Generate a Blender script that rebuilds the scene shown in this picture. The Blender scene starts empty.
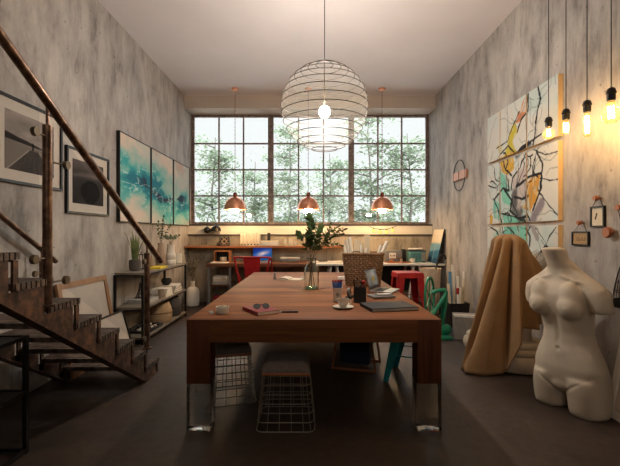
import bpy, bmesh, math, random
import numpy as np
from mathutils import Vector, Matrix, Euler
random.seed(7)
rng = np.random.RandomState(5)
PI = math.pi
R = math.radians
SC = bpy.context.scene
COL = SC.collection

# ------------------------------------------------------------------ helpers
def lin(c):
    f = lambda v: v/12.92 if v <= 0.04045 else ((v+0.055)/1.055)**2.4
    return tuple(f(x/255.0) for x in c[:3])

class MB:
    def __init__(s): s.bm = bmesh.new()
    def box(s, c, d, rot=None, bevel=0.0, seg=2):
        r = bmesh.ops.create_cube(s.bm, size=1.0)
        vs = r['verts']
        M = Matrix.Translation(c) @ (rot.to_4x4() if rot else Matrix.Identity(4)) @ Matrix.Diagonal((d[0], d[1], d[2], 1))
        bmesh.ops.transform(s.bm, matrix=M, verts=vs)
        if bevel > 0:
            es = list({e for v in vs for e in v.link_edges})
            bmesh.ops.bevel(s.bm, geom=es, offset=bevel, segments=seg, affect='EDGES', profile=0.5)
        return s
    def bb(s, x0, x1, y0, y1, z0, z1, bevel=0.0):
        return s.box(((x0+x1)/2, (y0+y1)/2, (z0+z1)/2), (abs(x1-x0), abs(y1-y0), abs(z1-z0)), bevel=bevel)
    def tube(s, pts, r, seg=8, closed=False, cap=True):
        pts = [Vector(p) for p in pts]; n = len(pts)
        rs = r if isinstance(r, (list, tuple)) else [r]*n
        up = None; rings = []
        for i in range(n):
            if closed: t = pts[(i+1) % n]-pts[i-1]
            else: t = pts[min(i+1, n-1)]-pts[max(i-1, 0)]
            if t.length < 1e-9: t = Vector((0, 0, 1))
            t.normalize()
            if up is None:
                a = Vector((0, 0, 1)) if abs(t.z) < 0.9 else Vector((1, 0, 0))
                up = (a - t*a.dot(t)).normalized()
            else:
                up = up - t*up.dot(t)
                if up.length < 1e-6:
                    a = Vector((1, 0, 0)) if abs(t.x) < 0.9 else Vector((0, 1, 0))
                    up = a - t*a.dot(t)
                up.normalize()
            b = t.cross(up)
            rings.append([s.bm.verts.new(pts[i] + (up*math.cos(2*PI*k/seg)+b*math.sin(2*PI*k/seg))*rs[i]) for k in range(seg)])
        m = n if closed else n-1
        for i in range(m):
            A, B = rings[i], rings[(i+1) % n]
            for k in range(seg):
                s.bm.faces.new((A[k], A[(k+1) % seg], B[(k+1) % seg], B[k]))
        if cap and not closed:
            s.bm.faces.new(list(reversed(rings[0]))); s.bm.faces.new(rings[-1])
        return s
    def cyl(s, p0, p1, r0, r1=None, seg=20):
        return s.tube([p0, p1], [r0, r0 if r1 is None else r1], seg)
    def lathe(s, prof, seg=28, c=(0, 0, 0), cap0=True, cap1=True, M=None):
        rings = []; c = Vector(c)
        for r, z in prof:
            ring = []
            for k in range(seg):
                p = Vector((r*math.cos(2*PI*k/seg), r*math.sin(2*PI*k/seg), z))
                if M: p = M @ p
                ring.append(s.bm.verts.new(c+p))
            rings.append(ring)
        for A, B in zip(rings, rings[1:]):
            for k in range(seg):
                s.bm.faces.new((A[k], A[(k+1) % seg], B[(k+1) % seg], B[k]))
        if cap0: s.bm.faces.new(list(reversed(rings[0])))
        if cap1: s.bm.faces.new(rings[-1])
        return s
    def ball(s, c, r, seg=16, rings=10, rot=None):
        if not isinstance(r, (tuple, list)): r = (r, r, r)
        q = bmesh.ops.create_uvsphere(s.bm, u_segments=seg, v_segments=rings, radius=1.0)
        M = Matrix.Translation(c) @ (rot.to_4x4() if rot else Matrix.Identity(4)) @ Matrix.Diagonal((r[0], r[1], r[2], 1))
        bmesh.ops.transform(s.bm, matrix=M, verts=q['verts'])
        return s
    def poly(s, pts):
        s.bm.faces.new([s.bm.verts.new(p) for p in pts]); return s
    def slab(s, pts, off):
        off = Vector(off); n = len(pts)
        A = [s.bm.verts.new(Vector(p)) for p in pts]; B = [s.bm.verts.new(Vector(p)+off) for p in pts]
        s.bm.faces.new(A); s.bm.faces.new(list(reversed(B)))
        for i in range(n): s.bm.faces.new((A[i], B[i], B[(i+1) % n], A[(i+1) % n]))
        return s
    def leaf(s, p, d, n, L, W, fold=0.15):
        p = Vector(p); d = Vector(d).normalized(); n = Vector(n); n = (n-d*n.dot(d))
        if n.length < 1e-4: n = d.orthogonal()
        n.normalize(); b = d.cross(n)
        P = [p, p+d*L*.3+b*W*.42+n*W*fold, p+d*L*.62+b*W*.45+n*W*fold, p+d*L, p+d*L*.62-b*W*.45+n*W*fold, p+d*L*.3-b*W*.42+n*W*fold]
        v = [s.bm.verts.new(q) for q in P]
        m1 = s.bm.verts.new(p+d*L*.3); m2 = s.bm.verts.new(p+d*L*.62)
        s.bm.faces.new((v[0], m1, v[1])); s.bm.faces.new((m1, m2, v[2], v[1])); s.bm.faces.new((m2, v[3], v[2]))
        s.bm.faces.new((v[0], v[5], m1)); s.bm.faces.new((v[5], v[4], m2, m1)); s.bm.faces.new((v[4], v[3], m2))
        return s
    def mesh(s, name, mat, smooth=True, angle=40):
        bmesh.ops.recalc_face_normals(s.bm, faces=s.bm.faces)
        me = bpy.data.meshes.new(name); s.bm.to_mesh(me); s.bm.free()
        if smooth:
            me.polygons.foreach_set('use_smooth', [True]*len(me.polygons))
            me.set_sharp_from_angle(angle=R(angle))
        if mat: me.materials.append(mat)
        return me

def link(name, me, parent=None):
    o = bpy.data.objects.new(name, me); COL.objects.link(o)
    if parent: o.parent = parent
    return o
def part(name, mb, mat, parent, label=None, smooth=True, angle=40):
    o = link(name, mb.mesh(name, mat, smooth, angle), parent)
    if label: o['label'] = label
    return o
def tag(o, label, cat, group=None, kind=None):
    o['label'] = label; o['category'] = cat
    if group: o['group'] = group
    if kind: o['kind'] = kind
    return o
def thing(name, label, cat, loc=(0, 0, 0), rz=0, group=None, rot=None):
    o = bpy.data.objects.new(name, None); COL.objects.link(o)
    o.empty_display_size = 0.1
    o.location = loc; o.rotation_euler = rot if rot else (0, 0, rz)
    return tag(o, label, cat, group)
def solo(name, mb, mat, label, cat, loc=(0, 0, 0), rz=0, group=None, rot=None, smooth=True, angle=40):
    o = link(name, mb.mesh(name, mat, smooth, angle))
    o.location = loc; o.rotation_euler = rot if rot else (0, 0, rz)
    return tag(o, label, cat, group)
def struct(name, mb, mat, parent=None, smooth=False):
    o = link(name, mb.mesh(name, mat, smooth), parent)
    if not parent: o['kind'] = 'structure'
    return o
KIDS = {}
def dup(root, loc=None, rz=None, label=None, group=None):
    def rec(o, par):
        c = o.copy(); COL.objects.link(c)
        if par: c.parent = par
        for ch in [k for k in list(bpy.data.objects) if k.parent == o]: rec(ch, c)
        return c
    c = rec(root, None)
    if loc is not None: c.location = loc
    if rz is not None: c.rotation_euler = (0, 0, rz)
    if label: c['label'] = label
    if group: c['group'] = group
    return c

# ------------------------------------------------------------------ materials
def nt(name):
    m = bpy.data.materials.new(name); m.use_nodes = True
    t = m.node_tree; t.nodes.clear()
    out = t.nodes.new('ShaderNodeOutputMaterial')
    return m, t, out
def N(t, kind, **kw):
    n = t.nodes.new(kind)
    for k, v in kw.items():
        if hasattr(n, k): setattr(n, k, v)
        else: n.inputs[k].default_value = v
    return n
def coords(t, scale=(1, 1, 1), kind='Object', rot=(0, 0, 0)):
    tc = N(t, 'ShaderNodeTexCoord'); mp = N(t, 'ShaderNodeMapping')
    mp.inputs['Scale'].default_value = scale; mp.inputs['Rotation'].default_value = rot
    t.links.new(tc.outputs[kind], mp.inputs['Vector'])
    return mp.outputs['Vector']
def noise(t, vec, scale, detail=4, rough=0.55, dist=0.0):
    n = N(t, 'ShaderNodeTexNoise'); n.inputs['Scale'].default_value = scale
    n.inputs['Detail'].default_value = detail; n.inputs['Roughness'].default_value = rough; n.inputs['Distortion'].default_value = dist
    t.links.new(vec, n.inputs['Vector']); return n.outputs['Fac']
def ramp(t, fac, stops):
    r = N(t, 'ShaderNodeValToRGB'); e = r.color_ramp.elements
    while len(e) > 1: e.remove(e[-1])
    e[0].position = stops[0][0]; c = stops[0][1]; e[0].color = (*c, 1)
    for p, c in stops[1:]:
        q = e.new(p); q.color = (*c, 1)
    t.links.new(fac, r.inputs['Fac']); return r.outputs['Color']
def mixc(t, fac, a, b, mode='MIX'):
    m = N(t, 'ShaderNodeMix', data_type='RGBA', blend_type=mode)
    for sock, v in ((m.inputs[0], fac), (m.inputs[6], a), (m.inputs[7], b)):
        if hasattr(v, 'links'): t.links.new(v, sock)
        else: sock.default_value = v if isinstance(v, (int, float)) else (*v, 1)
    return m.outputs[2]
def bump(t, h, strength, dist=0.01):
    b = N(t, 'ShaderNodeBump'); b.inputs['Strength'].default_value = strength; b.inputs['Distance'].default_value = dist
    t.links.new(h, b.inputs['Height']); return b.outputs['Normal']
def bsdf(t, out, color, rough=0.5, metal=0.0, normal=None, **kw):
    b = N(t, 'ShaderNodeBsdfPrincipled')
    for sock, v in ((b.inputs['Base Color'], color), (b.inputs['Roughness'], rough)):
        if hasattr(v, 'links'): t.links.new(v, sock)
        else: sock.default_value = v if isinstance(v, (int, float)) else (*v, 1)
    b.inputs['Metallic'].default_value = metal
    for k, v in kw.items(): b.inputs[k.replace('_', ' ')].default_value = v
    if normal: t.links.new(normal, b.inputs['Normal'])
    if out: t.links.new(b.outputs[0], out.inputs[0])
    return b
def M(name, rgb, rough=0.5, metal=0.0, var=0.12, scale=14, bmp=0.0, **kw):
    """plain material with a little procedural variation"""
    m, t, out = nt(name); c = lin(rgb)
    v = coords(t); f = noise(t, v, scale, 3)
    col = ramp(t, f, [(0.3, tuple(x*(1-var) for x in c)), (0.7, tuple(min(1, x*(1+var)) for x in c))])
    nrm = bump(t, noise(t, v, scale*6, 2), bmp, 0.004) if bmp else None
    bsdf(t, out, col, rough, metal, nrm, **kw); return m
def WOOD(name, rgb, dark, axis=0, rough=0.45, plank=0.0, scale=1.0, spec=.5):
    m, t, out = nt(name)
    sc = [14*scale]*3; sc[axis] = 0.9*scale
    v = coords(t, tuple(sc)); f = noise(t, v, 1.6, 6, 0.6, 0.8)
    sc2 = [60*scale]*3; sc2[axis] = 2.0*scale
    f2 = noise(t, coords(t, tuple(sc2)), 1.5, 3)
    c, d = lin(rgb), lin(dark)
    col = ramp(t, f, [(0.28, d), (0.5, tuple((a*2+b)/3 for a, b in zip(c, d))), (0.72, c)])
    g = N(t, 'ShaderNodeMath', operation='MULTIPLY'); t.links.new(f2, g.inputs[0]); g.inputs[1].default_value = 0.35
    col = mixc(t, g.outputs[0], col, d)
    if plank:
        tc = N(t, 'ShaderNodeTexCoord'); sp = N(t, 'ShaderNodeSeparateXYZ'); t.links.new(tc.outputs['Object'], sp.inputs[0])
        k = N(t, 'ShaderNodeMath', operation='DIVIDE'); t.links.new(sp.outputs[1 if axis == 0 else 0], k.inputs[0]); k.inputs[1].default_value = plank
        fl = N(t, 'ShaderNodeMath', operation='FLOOR'); t.links.new(k.outputs[0], fl.inputs[0])
        wn = N(t, 'ShaderNodeTexWhiteNoise', noise_dimensions='1D'); t.links.new(fl.outputs[0], wn.inputs['W'])
        tone = ramp(t, wn.outputs['Value'], [(0, (.66, .62, .60)), (1, (1.12, 1.1, 1.08))])
        col = mixc(t, 1.0, col, tone, 'MULTIPLY')
        fr = N(t, 'ShaderNodeMath', operation='FRACT'); t.links.new(k.outputs[0], fr.inputs[0])
        lt = N(t, 'ShaderNodeMath', operation='LESS_THAN'); t.links.new(fr.outputs[0], lt.inputs[0]); lt.inputs[1].default_value = 0.018
        col = mixc(t, lt.outputs[0], col, tuple(x*.4 for x in d))
    bsdf(t, out, col, rough, 0, bump(t, f2, 0.15, 0.003), Specular_IOR_Level=spec); return m
def CONCRETE(name, base, dark, light, axis='Y'):
    m, t, out = nt(name)
    v = coords(t, (2.6, 2.6, 1.05)); streak = noise(t, v, 1.5, 10, 0.68, 0.15)
    v2 = coords(t, (8, 8, 3.6)); fine = noise(t, v2, 1.2, 8, 0.70, 0.1)
    big = noise(t, coords(t, (0.5, 0.5, 0.4)), 1.3, 4, 0.6)
    col = ramp(t, streak, [(0.34, lin(dark)), (0.45, lin(base)), (0.60, lin(light))])
    fr = ramp(t, fine, [(0.32, (0.76, 0.75, 0.75)), (0.42, (0.95, 0.95, 0.95)), (0.6, (1.06, 1.05, 1.05))])
    col = mixc(t, 0.75, col, fr, 'MULTIPLY')
    # vertical dark run-off marks in patches
    run = noise(t, coords(t, (12, 12, 2.0)), 1.0, 8, 0.72, 0.1); pat = noise(t, coords(t, (1, 1, .6)), 1.6, 4, .6)
    rr = ramp(t, run, [(0.52, (0, 0, 0)), (0.66, (1, 1, 1))]); pp_ = ramp(t, pat, [(0.46, (0, 0, 0)), (0.62, (1, 1, 1))])
    rm = mixc(t, 1.0, rr, pp_, 'MULTIPLY')
    k5 = N(t, 'ShaderNodeMath', operation='MULTIPLY'); t.links.new(rm, k5.inputs[0]); k5.inputs[1].default_value = 0.5
    col = mixc(t, k5.outputs[0], col, tuple(x*.62 for x in lin(dark)))
    br = ramp(t, big, [(0.35, (0.84, 0.83, 0.84)), (0.65, (1.08, 1.06, 1.03))])
    col = mixc(t, 1.0, col, br, 'MULTIPLY')
    # small pits and dark specks
    vo = N(t, 'ShaderNodeTexVoronoi'); vo.inputs['Scale'].default_value = 9; t.links.new(coords(t), vo.inputs['Vector'])
    wn = N(t, 'ShaderNodeMath', operation='LESS_THAN'); t.links.new(vo.outputs['Distance'], wn.inputs[0]); wn.inputs[1].default_value = 0.10
    pm = noise(t, coords(t), 2.3, 3)
    pr = N(t, 'ShaderNodeMath', operation='GREATER_THAN'); t.links.new(pm, pr.inputs[0]); pr.inputs[1].default_value = 0.52
    mm = N(t, 'ShaderNodeMath', operation='MULTIPLY'); t.links.new(wn.outputs[0], mm.inputs[0]); t.links.new(pr.outputs[0], mm.inputs[1])
    m3 = N(t, 'ShaderNodeMath', operation='MULTIPLY'); t.links.new(mm.outputs[0], m3.inputs[0]); m3.inputs[1].default_value = 0.55
    col = mixc(t, m3.outputs[0], col, tuple(x*.35 for x in lin(dark)))
    # formwork joints
    bsdf(t, out, col, 0.82, 0, bump(t, fine, 0.25, 0.01)); return m
def PAINT(name, rough=0.7):
    m, t, out = nt(name)
    a = N(t, 'ShaderNodeAttribute'); a.attribute_name = 'paint'
    f = noise(t, coords(t), 120, 2)
    bsdf(t, out, a.outputs['Color'], rough, 0, bump(t, f, 0.1, 0.002), Specular_IOR_Level=0.12); return m
def EMIT(name, rgb, strength):
    m, t, out = nt(name); e = N(t, 'ShaderNodeEmission')
    e.inputs['Color'].default_value = (*rgb, 1); e.inputs['Strength'].default_value = strength
    t.links.new(e.outputs[0], out.inputs[0]); return m
def THINGLASS(name, tint=(1, 1, 1), refl=0.06, rough=0.0, body=0.0, bodycol=(1, 1, 1), ior=1.35):
    m, t, out = nt(name)
    tr = N(t, 'ShaderNodeBsdfTransparent'); tr.inputs[0].default_value = (*tint, 1)
    gl = N(t, 'ShaderNodeBsdfGlossy'); gl.inputs['Roughness'].default_value = rough
    lw = N(t, 'ShaderNodeFresnel'); lw.inputs[0].default_value = ior
    ad = N(t, 'ShaderNodeMath', operation='ADD'); t.links.new(lw.outputs[0], ad.inputs[0]); ad.inputs[1].default_value = refl*0.5
    ad.use_clamp = True
    mx = N(t, 'ShaderNodeMixShader'); t.links.new(ad.outputs[0], mx.inputs[0]); t.links.new(tr.outputs[0], mx.inputs[1]); t.links.new(gl.outputs[0], mx.inputs[2])
    last = mx
    if body:
        d = N(t, 'ShaderNodeBsdfDiffuse'); d.inputs[0].default_value = (*bodycol, 1)
        tl = N(t, 'ShaderNodeBsdfTranslucent'); tl.inputs[0].default_value = (*bodycol, 1)
        m2 = N(t, 'ShaderNodeMixShader'); m2.inputs[0].default_value = 0.5; t.links.new(d.outputs[0], m2.inputs[1]); t.links.new(tl.outputs[0], m2.inputs[2])
        m3 = N(t, 'ShaderNodeMixShader'); m3.inputs[0].default_value = body; t.links.new(mx.outputs[0], m3.inputs[1]); t.links.new(m2.outputs[0], m3.inputs[2])
        last = m3
    t.links.new(last.outputs[0], out.inputs[0]); return m
def LEAF(name, a, b, trans=0.3):
    m, t, out = nt(name)
    col = ramp(t, noise(t, coords(t), 9, 3), [(0.35, lin(a)), (0.65, lin(b))])
    bs = bsdf(t, None, col, 0.55)
    tl = N(t, 'ShaderNodeBsdfTranslucent'); t.links.new(col, tl.inputs[0])
    mx = N(t, 'ShaderNodeMixShader'); mx.inputs[0].default_value = trans
    t.links.new(bs.outputs[0], mx.inputs[1]); t.links.new(tl.outputs[0], mx.inputs[2]); t.links.new(mx.outputs[0], out.inputs[0]); return m
def RUST(name, a, b, c, rough=0.5, metal=0.6):
    m, t, out = nt(name); v = coords(t)
    f = noise(t, v, 16, 6, 0.65); g = noise(t, v, 55, 3)
    col = ramp(t, f, [(0.33, lin(a)), (0.5, lin(b)), (0.66, lin(c))])
    bsdf(t, out, col, rough, metal, bump(t, g, 0.3, 0.004)); return m

m_wall = CONCRETE('concrete_wall', (167, 160, 153), (126, 121, 116), (188, 182, 174))
m_wallb = CONCRETE('concrete_back', (158, 146, 128), (114, 106, 94), (178, 166, 146))  # concrete darkened, shade below the wall shelf put into its colour
m_ceil = M('ceiling_plaster', (234, 224, 222), 0.85, var=0.03, scale=1.5)
m_beam = M('beam_paint', (200, 184, 168), 0.8, var=0.05, scale=2)
def FLOOR():
    m, t, out = nt('dark_floor')
    f = noise(t, coords(t, (1, 1, 1)), 1.1, 7, 0.62, 0.4); g = noise(t, coords(t), 13, 6, 0.7)
    col = ramp(t, f, [(0.3, lin((46, 37, 31))), (0.5, lin((61, 49, 42))), (0.7, lin((80, 65, 56)))])
    col = mixc(t, 0.8, col, ramp(t, g, [(0.38, (.62, .6, .6)), (0.58, (1.15, 1.12, 1.08))]), 'MULTIPLY')
    rg = ramp(t, f, [(0.3, (.42, .42, .42)), (0.7, (.62, .62, .62))])
    bsdf(t, out, col, rg, 0, bump(t, g, 0.12, 0.006)); return m
m_floor = FLOOR()
m_cream = M('cream_board', (226, 214, 196), 0.6, var=0.05, scale=3)
m_sill = M('dark_sill', (58, 44, 38), 0.5, var=0.2)
m_frame = RUST('window_steel', (92, 78, 72), (122, 106, 98), (156, 140, 130), 0.55, 0.1)
m_pane = THINGLASS('window_glass', (0.97, 0.985, 0.98), 0.02)
m_glass = THINGLASS('clear_glass', (0.97, 0.98, 0.975), 0.02)
m_railglass = THINGLASS('rail_glass', (0.94, 0.95, 0.955), 0.0, ior=1.008)
m_rust = RUST('rusty_steel', (58, 46, 40), (92, 70, 58), (136, 98, 74), 0.5, 0.45)
m_rail = RUST('rail_steel', (76, 58, 48), (112, 86, 70), (150, 118, 96), 0.34, 0.7)
m_tread = RUST('tread_steel', (76, 66, 62), (112, 98, 90), (146, 126, 114), 0.42, 0.5)
m_brass = M('aged_brass', (120, 104, 84), 0.6, 0.7, var=0.2)
m_steel = M('brushed_steel', (170, 165, 158), 0.3, 0.9)
m_wire = M('chrome_wire', (176, 170, 162), 0.3, 0.85)
m_black = M('black_metal', (26, 24, 23), 0.42, 0.4)
m_blackp = M('black_plastic', (30, 28, 28), 0.65)
m_copper = M('copper', (222, 156, 124), 0.36, 0.75, var=0.06, scale=5)
m_copperd = M('dark_copper', (140, 80, 56), 0.35, 1.0)
m_tw_x = WOOD('table_wood_top', (164, 107, 67), (106, 64, 39), 0, 0.6, plank=0.21, spec=.15)
m_tw_z = WOOD('table_wood_leg', (116, 68, 43), (68, 40, 26), 2, 0.55, spec=.15)  # darker copy of the table wood, shade of the front faces in the colour
m_dwood = WOOD('desk_wood', (128, 80, 52), (78, 46, 30), 0, 0.45)
m_swood = WOOD('shelf_wood', (154, 142, 126), (118, 106, 92), 1, 0.55)
m_owood = WOOD('orange_wood', (174, 110, 66), (122, 72, 42), 0, 0.5)
m_fwood = WOOD('frame_wood', (170, 122, 78), (124, 84, 52), 2, 0.5)
m_white = M('white_paint', (230, 226, 218), 0.5, var=0.04)
m_paper = M('paper', (236, 228, 214), 0.75, var=0.05)
m_paper2 = M('cream_paper', (222, 208, 184), 0.75, var=0.06)
m_ceram = M('white_ceramic', (226, 219, 206), 0.3, var=0.04)
m_plaster = M('plaster', (206, 190, 168), 0.6, var=0.05, scale=5, bmp=0.05)
m_red = M('red_metal', (168, 24, 28), 0.45, 0.2)
m_redb = M('red_cover', (132, 16, 26), 0.6)
m_green = M('green_metal', (34, 128, 96), 0.3, 0.2)
m_teal = M('teal_metal', (24, 140, 150), 0.35, 0.2)
m_grey = M('grey_plastic', (120, 118, 116), 0.5)
m_lgrey = M('light_grey', (186, 182, 176), 0.5)
m_greyf = M('grey_cushion', (118, 106, 98), 0.9, var=0.2, scale=60, bmp=0.3)
m_navy = M('navy_fabric', (44, 52, 78), 0.9, var=0.2, scale=50, bmp=0.3)
m_camel = M('camel_suede', (152, 117, 80), 0.85, var=0.12, scale=7, bmp=0.06)
m_alu = M('aluminium', (196, 194, 192), 0.32, 0.8, var=0.05)
m_wick = M('wicker', (138, 104, 72), 0.65, var=0.3, scale=30, bmp=0.2)
m_wick2 = M('pale_wicker', (188, 156, 118), 0.75, var=0.2, scale=40, bmp=0.3)
m_wickd = M('dark_wicker', (70, 64, 60), 0.75, var=0.25, scale=40, bmp=0.3)
m_leaf = LEAF('eucalyptus_leaf', (58, 82, 50), (104, 128, 82))
m_leaf2 = LEAF('olive_leaf', (60, 76, 42), (96, 108, 60))
m_leaf3 = LEAF('shelf_leaf', (70, 90, 64), (104, 124, 92))
m_snake = LEAF('snake_leaf', (92, 108, 64), (150, 158, 96), 0.15)
m_stem = M('stem', (92, 74, 50), 0.7)
m_tree = LEAF('tree_leaf', (104, 120, 98), (132, 146, 122), 0.4)  # leaf green paled and greyed, outdoor haze put into the colour
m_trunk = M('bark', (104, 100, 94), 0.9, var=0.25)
m_pot = M('grey_pot', (92, 84, 80), 0.7, var=0.1)
m_yellow = M('yellow_cover', (232, 206, 40), 0.5)
m_matw = M('picture_mat', (214, 202, 188), 0.8, var=0.03)
m_paint = PAINT('painted')
m_photo = PAINT('photo_print', 0.8)
m_canvas = M('canvas_edge', (226, 196, 150), 0.7, var=0.06)
m_glassblk = None

def GLASSBLOCK():
    m, t, out = nt('glass_block')
    b = bsdf(t, out, (0.62, 0.60, 0.58), 0.04, 0, bump(t, noise(t, coords(t), 9, 4), 0.3, 0.02)); b.inputs['Transmission Weight'].default_value = 1.0; b.inputs['IOR'].default_value = 1.45
    return m
m_glassblk = GLASSBLOCK()
m_picglass = THINGLASS('picture_glass', (.97, .97, .97), 0.0, ior=1.01)
def GAUZE():
    m, t, out = nt('gauze'); tr = N(t, 'ShaderNodeBsdfTransparent'); d = N(t, 'ShaderNodeBsdfDiffuse'); tl = N(t, 'ShaderNodeBsdfTranslucent')
    for q in (d, tl): q.inputs[0].default_value = (.92, .87, .76, 1)
    a = N(t, 'ShaderNodeMixShader'); t.links.new(d.outputs[0], a.inputs[1]); t.links.new(tl.outputs[0], a.inputs[2])
    b = N(t, 'ShaderNodeMixShader'); b.inputs[0].default_value = 0.02; t.links.new(tr.outputs[0], b.inputs[1]); t.links.new(a.outputs[0], b.inputs[2])
    t.links.new(b.outputs[0], out.inputs[0]); return m
m_ring = M('bronze_wire', (52, 40, 32), .5, .2)
m_jar = THINGLASS('milky_glass', (.96, .96, .94), 0.0, body=.3, bodycol=(.9, .88, .82), ior=1.05)
m_bottle = THINGLASS('vase_glass', (0.90, 0.95, 0.92), 0.03, ior=1.22)
m_water = THINGLASS('vase_water', (0.55, 0.80, 0.72), 0.05, ior=1.2)
m_bulb_shell = THINGLASS('amber_glass', (1.0, 0.88, 0.66), 0.0, body=.05, bodycol=(1, .72, .34), ior=1.1)
WARM = (1.0, 0.62, 0.27)
m_bulb = EMIT('globe_bulb', (1.0, 0.91, 0.80), 680)
m_pbulb = EMIT('pendant_bulb', (1.0, 0.68, 0.35), 140)
m_fil = EMIT('filament', (1.0, 0.67, 0.30), 330)
m_fairy = EMIT('fairy_bulb', (1.0, 0.78, 0.16), 1.1)

# ------------------------------------------------------------------ camera, world
F = 400.0
cam = bpy.data.cameras.new('camera'); co = bpy.data.objects.new('camera', cam); COL.objects.link(co)
cam.sensor_width = 36; cam.lens = F/620*36; co.location = (0, 0, 1.33); co.rotation_euler = (PI/2, 0, 0)
cam.clip_start = 0.05; SC.camera = co
def P(px, py, Y): return Vector(((px-310)*Y/F, Y, 1.33-(py-233)*Y/F))
w = bpy.data.worlds.new('sky'); SC.world = w; w.use_nodes = True
wt = w.node_tree; bg = wt.nodes['Background']
bg.inputs[1].default_value = 1.0
wtc = N(wt, 'ShaderNodeTexCoord'); wsx = N(wt, 'ShaderNodeSeparateXYZ'); wt.links.new(wtc.outputs['Generated'], wsx.inputs[0])
def wmap(sock, a, b):
    q = N(wt, 'ShaderNodeMapRange'); q.inputs[1].default_value = a; q.inputs[2].default_value = b; wt.links.new(sock, q.inputs[0]); return q.outputs[0]
# overcast sky: pale and dim low in the north, brighter overhead and to the sides, warmer behind
sky = ramp(wt, wmap(wsx.outputs[1], -1, 1), [(0.15, (1.7, 1.5, 1.3)), (0.5, (8.0, 8.4, 9.0)), (0.86, (7.5, 8.0, 8.6)), (0.925, (0.92, 0.94, 0.95)), (1.0, (0.88, 0.90, 0.91))])
wt.links.new(sky, bg.inputs[0])
SC.view_settings.view_transform = 'Standard'; SC.view_settings.look = 'None'; SC.view_settings.exposure = 0.22; SC.view_settings.gamma = 1
SC.view_settings.use_curve_mapping = False
SC.cycles.max_bounces = 10; SC.cycles.transparent_max_bounces = 24; SC.cycles.diffuse_bounces = 6
SC.cycles.sample_clamp_indirect = 4.0; SC.cycles.caustics_reflective = False; SC.cycles.caustics_refractive = False
SC.cycles.use_denoising = True

# ------------------------------------------------------------------ room
W = 2.34; H = 3.896; YB = 7.68; YW = 7.92; YF = -3.2
struct('floor', MB().bb(-W-.15, W+.15, YF-.15, 8.1, -.12, 0), m_floor)
struct('ceiling', MB().bb(-W-.15, W+.15, YF-.15, 8.1, H, H+.12), m_ceil)
struct('wall_left', MB().bb(-W-.15, -W, YF-.15, 8.1, 0, H), m_wall)
struct('wall_right', MB().bb(W, W+.15, YF-.15, 8.1, 0, H), m_wall)
struct('wall_back', MB().bb(-W, W, YB, 8.1, 0, 1.47), m_wallb)
FZ0, FZ1 = 2.3, 3.8        # tall unseen glazing behind the camera, added to let in fill daylight
struct('wall_front', MB().bb(-W, W, YF-.15, YF, 0, FZ0).bb(-W, W, YF-.15, YF, FZ1, H).bb(-W, -W+.12, YF-.15, YF, FZ0, FZ1).bb(W-.12, W, YF-.15, YF, FZ0, FZ1), m_wall)
struct('trim_1', MB().bb(-W, W, 7.46, 8.1, 3.66, H), m_beam)           # beam over the window
struct('trim_2', MB().bb(-W, W, YB-.035, 7.98, 1.47, 1.495), m_sill)     # sill
struct('trim_3', MB().bb(-W, W, YB-.022, YB, 1.305, 1.47), m_cream)      # cream board
struct('trim_4', MB().bb(-W, W, YB-.03, YB, 1.285, 1.305), m_sill)       # dark ledge below it
zt, zb = 3.66, 1.495
bays = [(-W, -.775), (-.775, .815), (.815, W)]
for i, (xa, xb) in enumerate(bays):
    mb = MB(); fw = .055; y0, y1 = YW-.03, YW+.03
    mb.bb(xa, xa+fw, y0, y1, zb, zt); mb.bb(xb-fw, xb, y0, y1, zb, zt)
    mb.bb(xa+fw, xb-fw, y0, y1, zb, zb+.05); mb.bb(xa+fw, xb-fw, y0, y1, zt-.045, zt)
    for k in (1, 2):
        x = xa+fw+(xb-xa-2*fw)*k/3; mb.bb(x-.014, x+.014, y0+.01, y1-.01, zb+.05, zt-.045)
    for k in (1, 2, 3):
        z = zb+.05+(zt-zb-.095)*k/4; mb.bb(xa+fw, xb-fw, y0+.008, y1-.008, z-.014, z+.014)
    wo = struct('window_%d' % (i+1), mb, m_frame)
    g = link('pane', MB().bb(xa+fw-.005, xb-fw+.005, YW+.002, YW+.006, zb+.045, zt-.04).mesh('pane', m_pane, False), wo)
mb = MB(); xa, xb = -W+.12, W-.12; y0, y1 = YF-.10, YF-.05
for z in (FZ0+.025, FZ1-.025): mb.bb(xa, xb, y0, y1, z-.025, z+.025)
for k in range(7):
    x = xa+.025+(xb-xa-.05)*k/6; mb.bb(x-.025, x+.025, y0, y1, FZ0+.05, FZ1-.05)
for k in (1, 2): mb.bb(xa+.05, xb-.05, y0+.01, y1-.01, FZ0+(FZ1-FZ0)*k/3-.014, FZ0+(FZ1-FZ0)*k/3+.014)
wo = struct('window_4', mb, m_frame)  # added window, out of view, brightens the room from behind
link('pane', MB().bb(xa, xb, YF-.077, YF-.073, FZ0+.04, FZ1-.04).mesh('pane', m_pane, False), wo)
p2 = bpy.data.lights.new('window_portal', 'AREA'); p2.shape = 'RECTANGLE'; p2.size = 2*W-.24; p2.size_y = FZ1-FZ0; p2.cycles.is_portal = True
q2 = bpy.data.objects.new('window_portal', p2); COL.objects.link(q2); q2.location = (0, YF-.18, (FZ0+FZ1)/2); q2.rotation_euler = (PI/2, 0, 0)
# daylight portal: guides the sampler to the sky through the window opening
pl = bpy.data.lights.new('window_portal', 'AREA'); pl.shape = 'RECTANGLE'; pl.size = 2*W; pl.size_y = zt-zb; pl.cycles.is_portal = True
po = bpy.data.objects.new('window_portal', pl); COL.objects.link(po); po.location = (0, 8.15, (zt+zb)/2); po.rotation_euler = (-PI/2, 0, 0)

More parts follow.
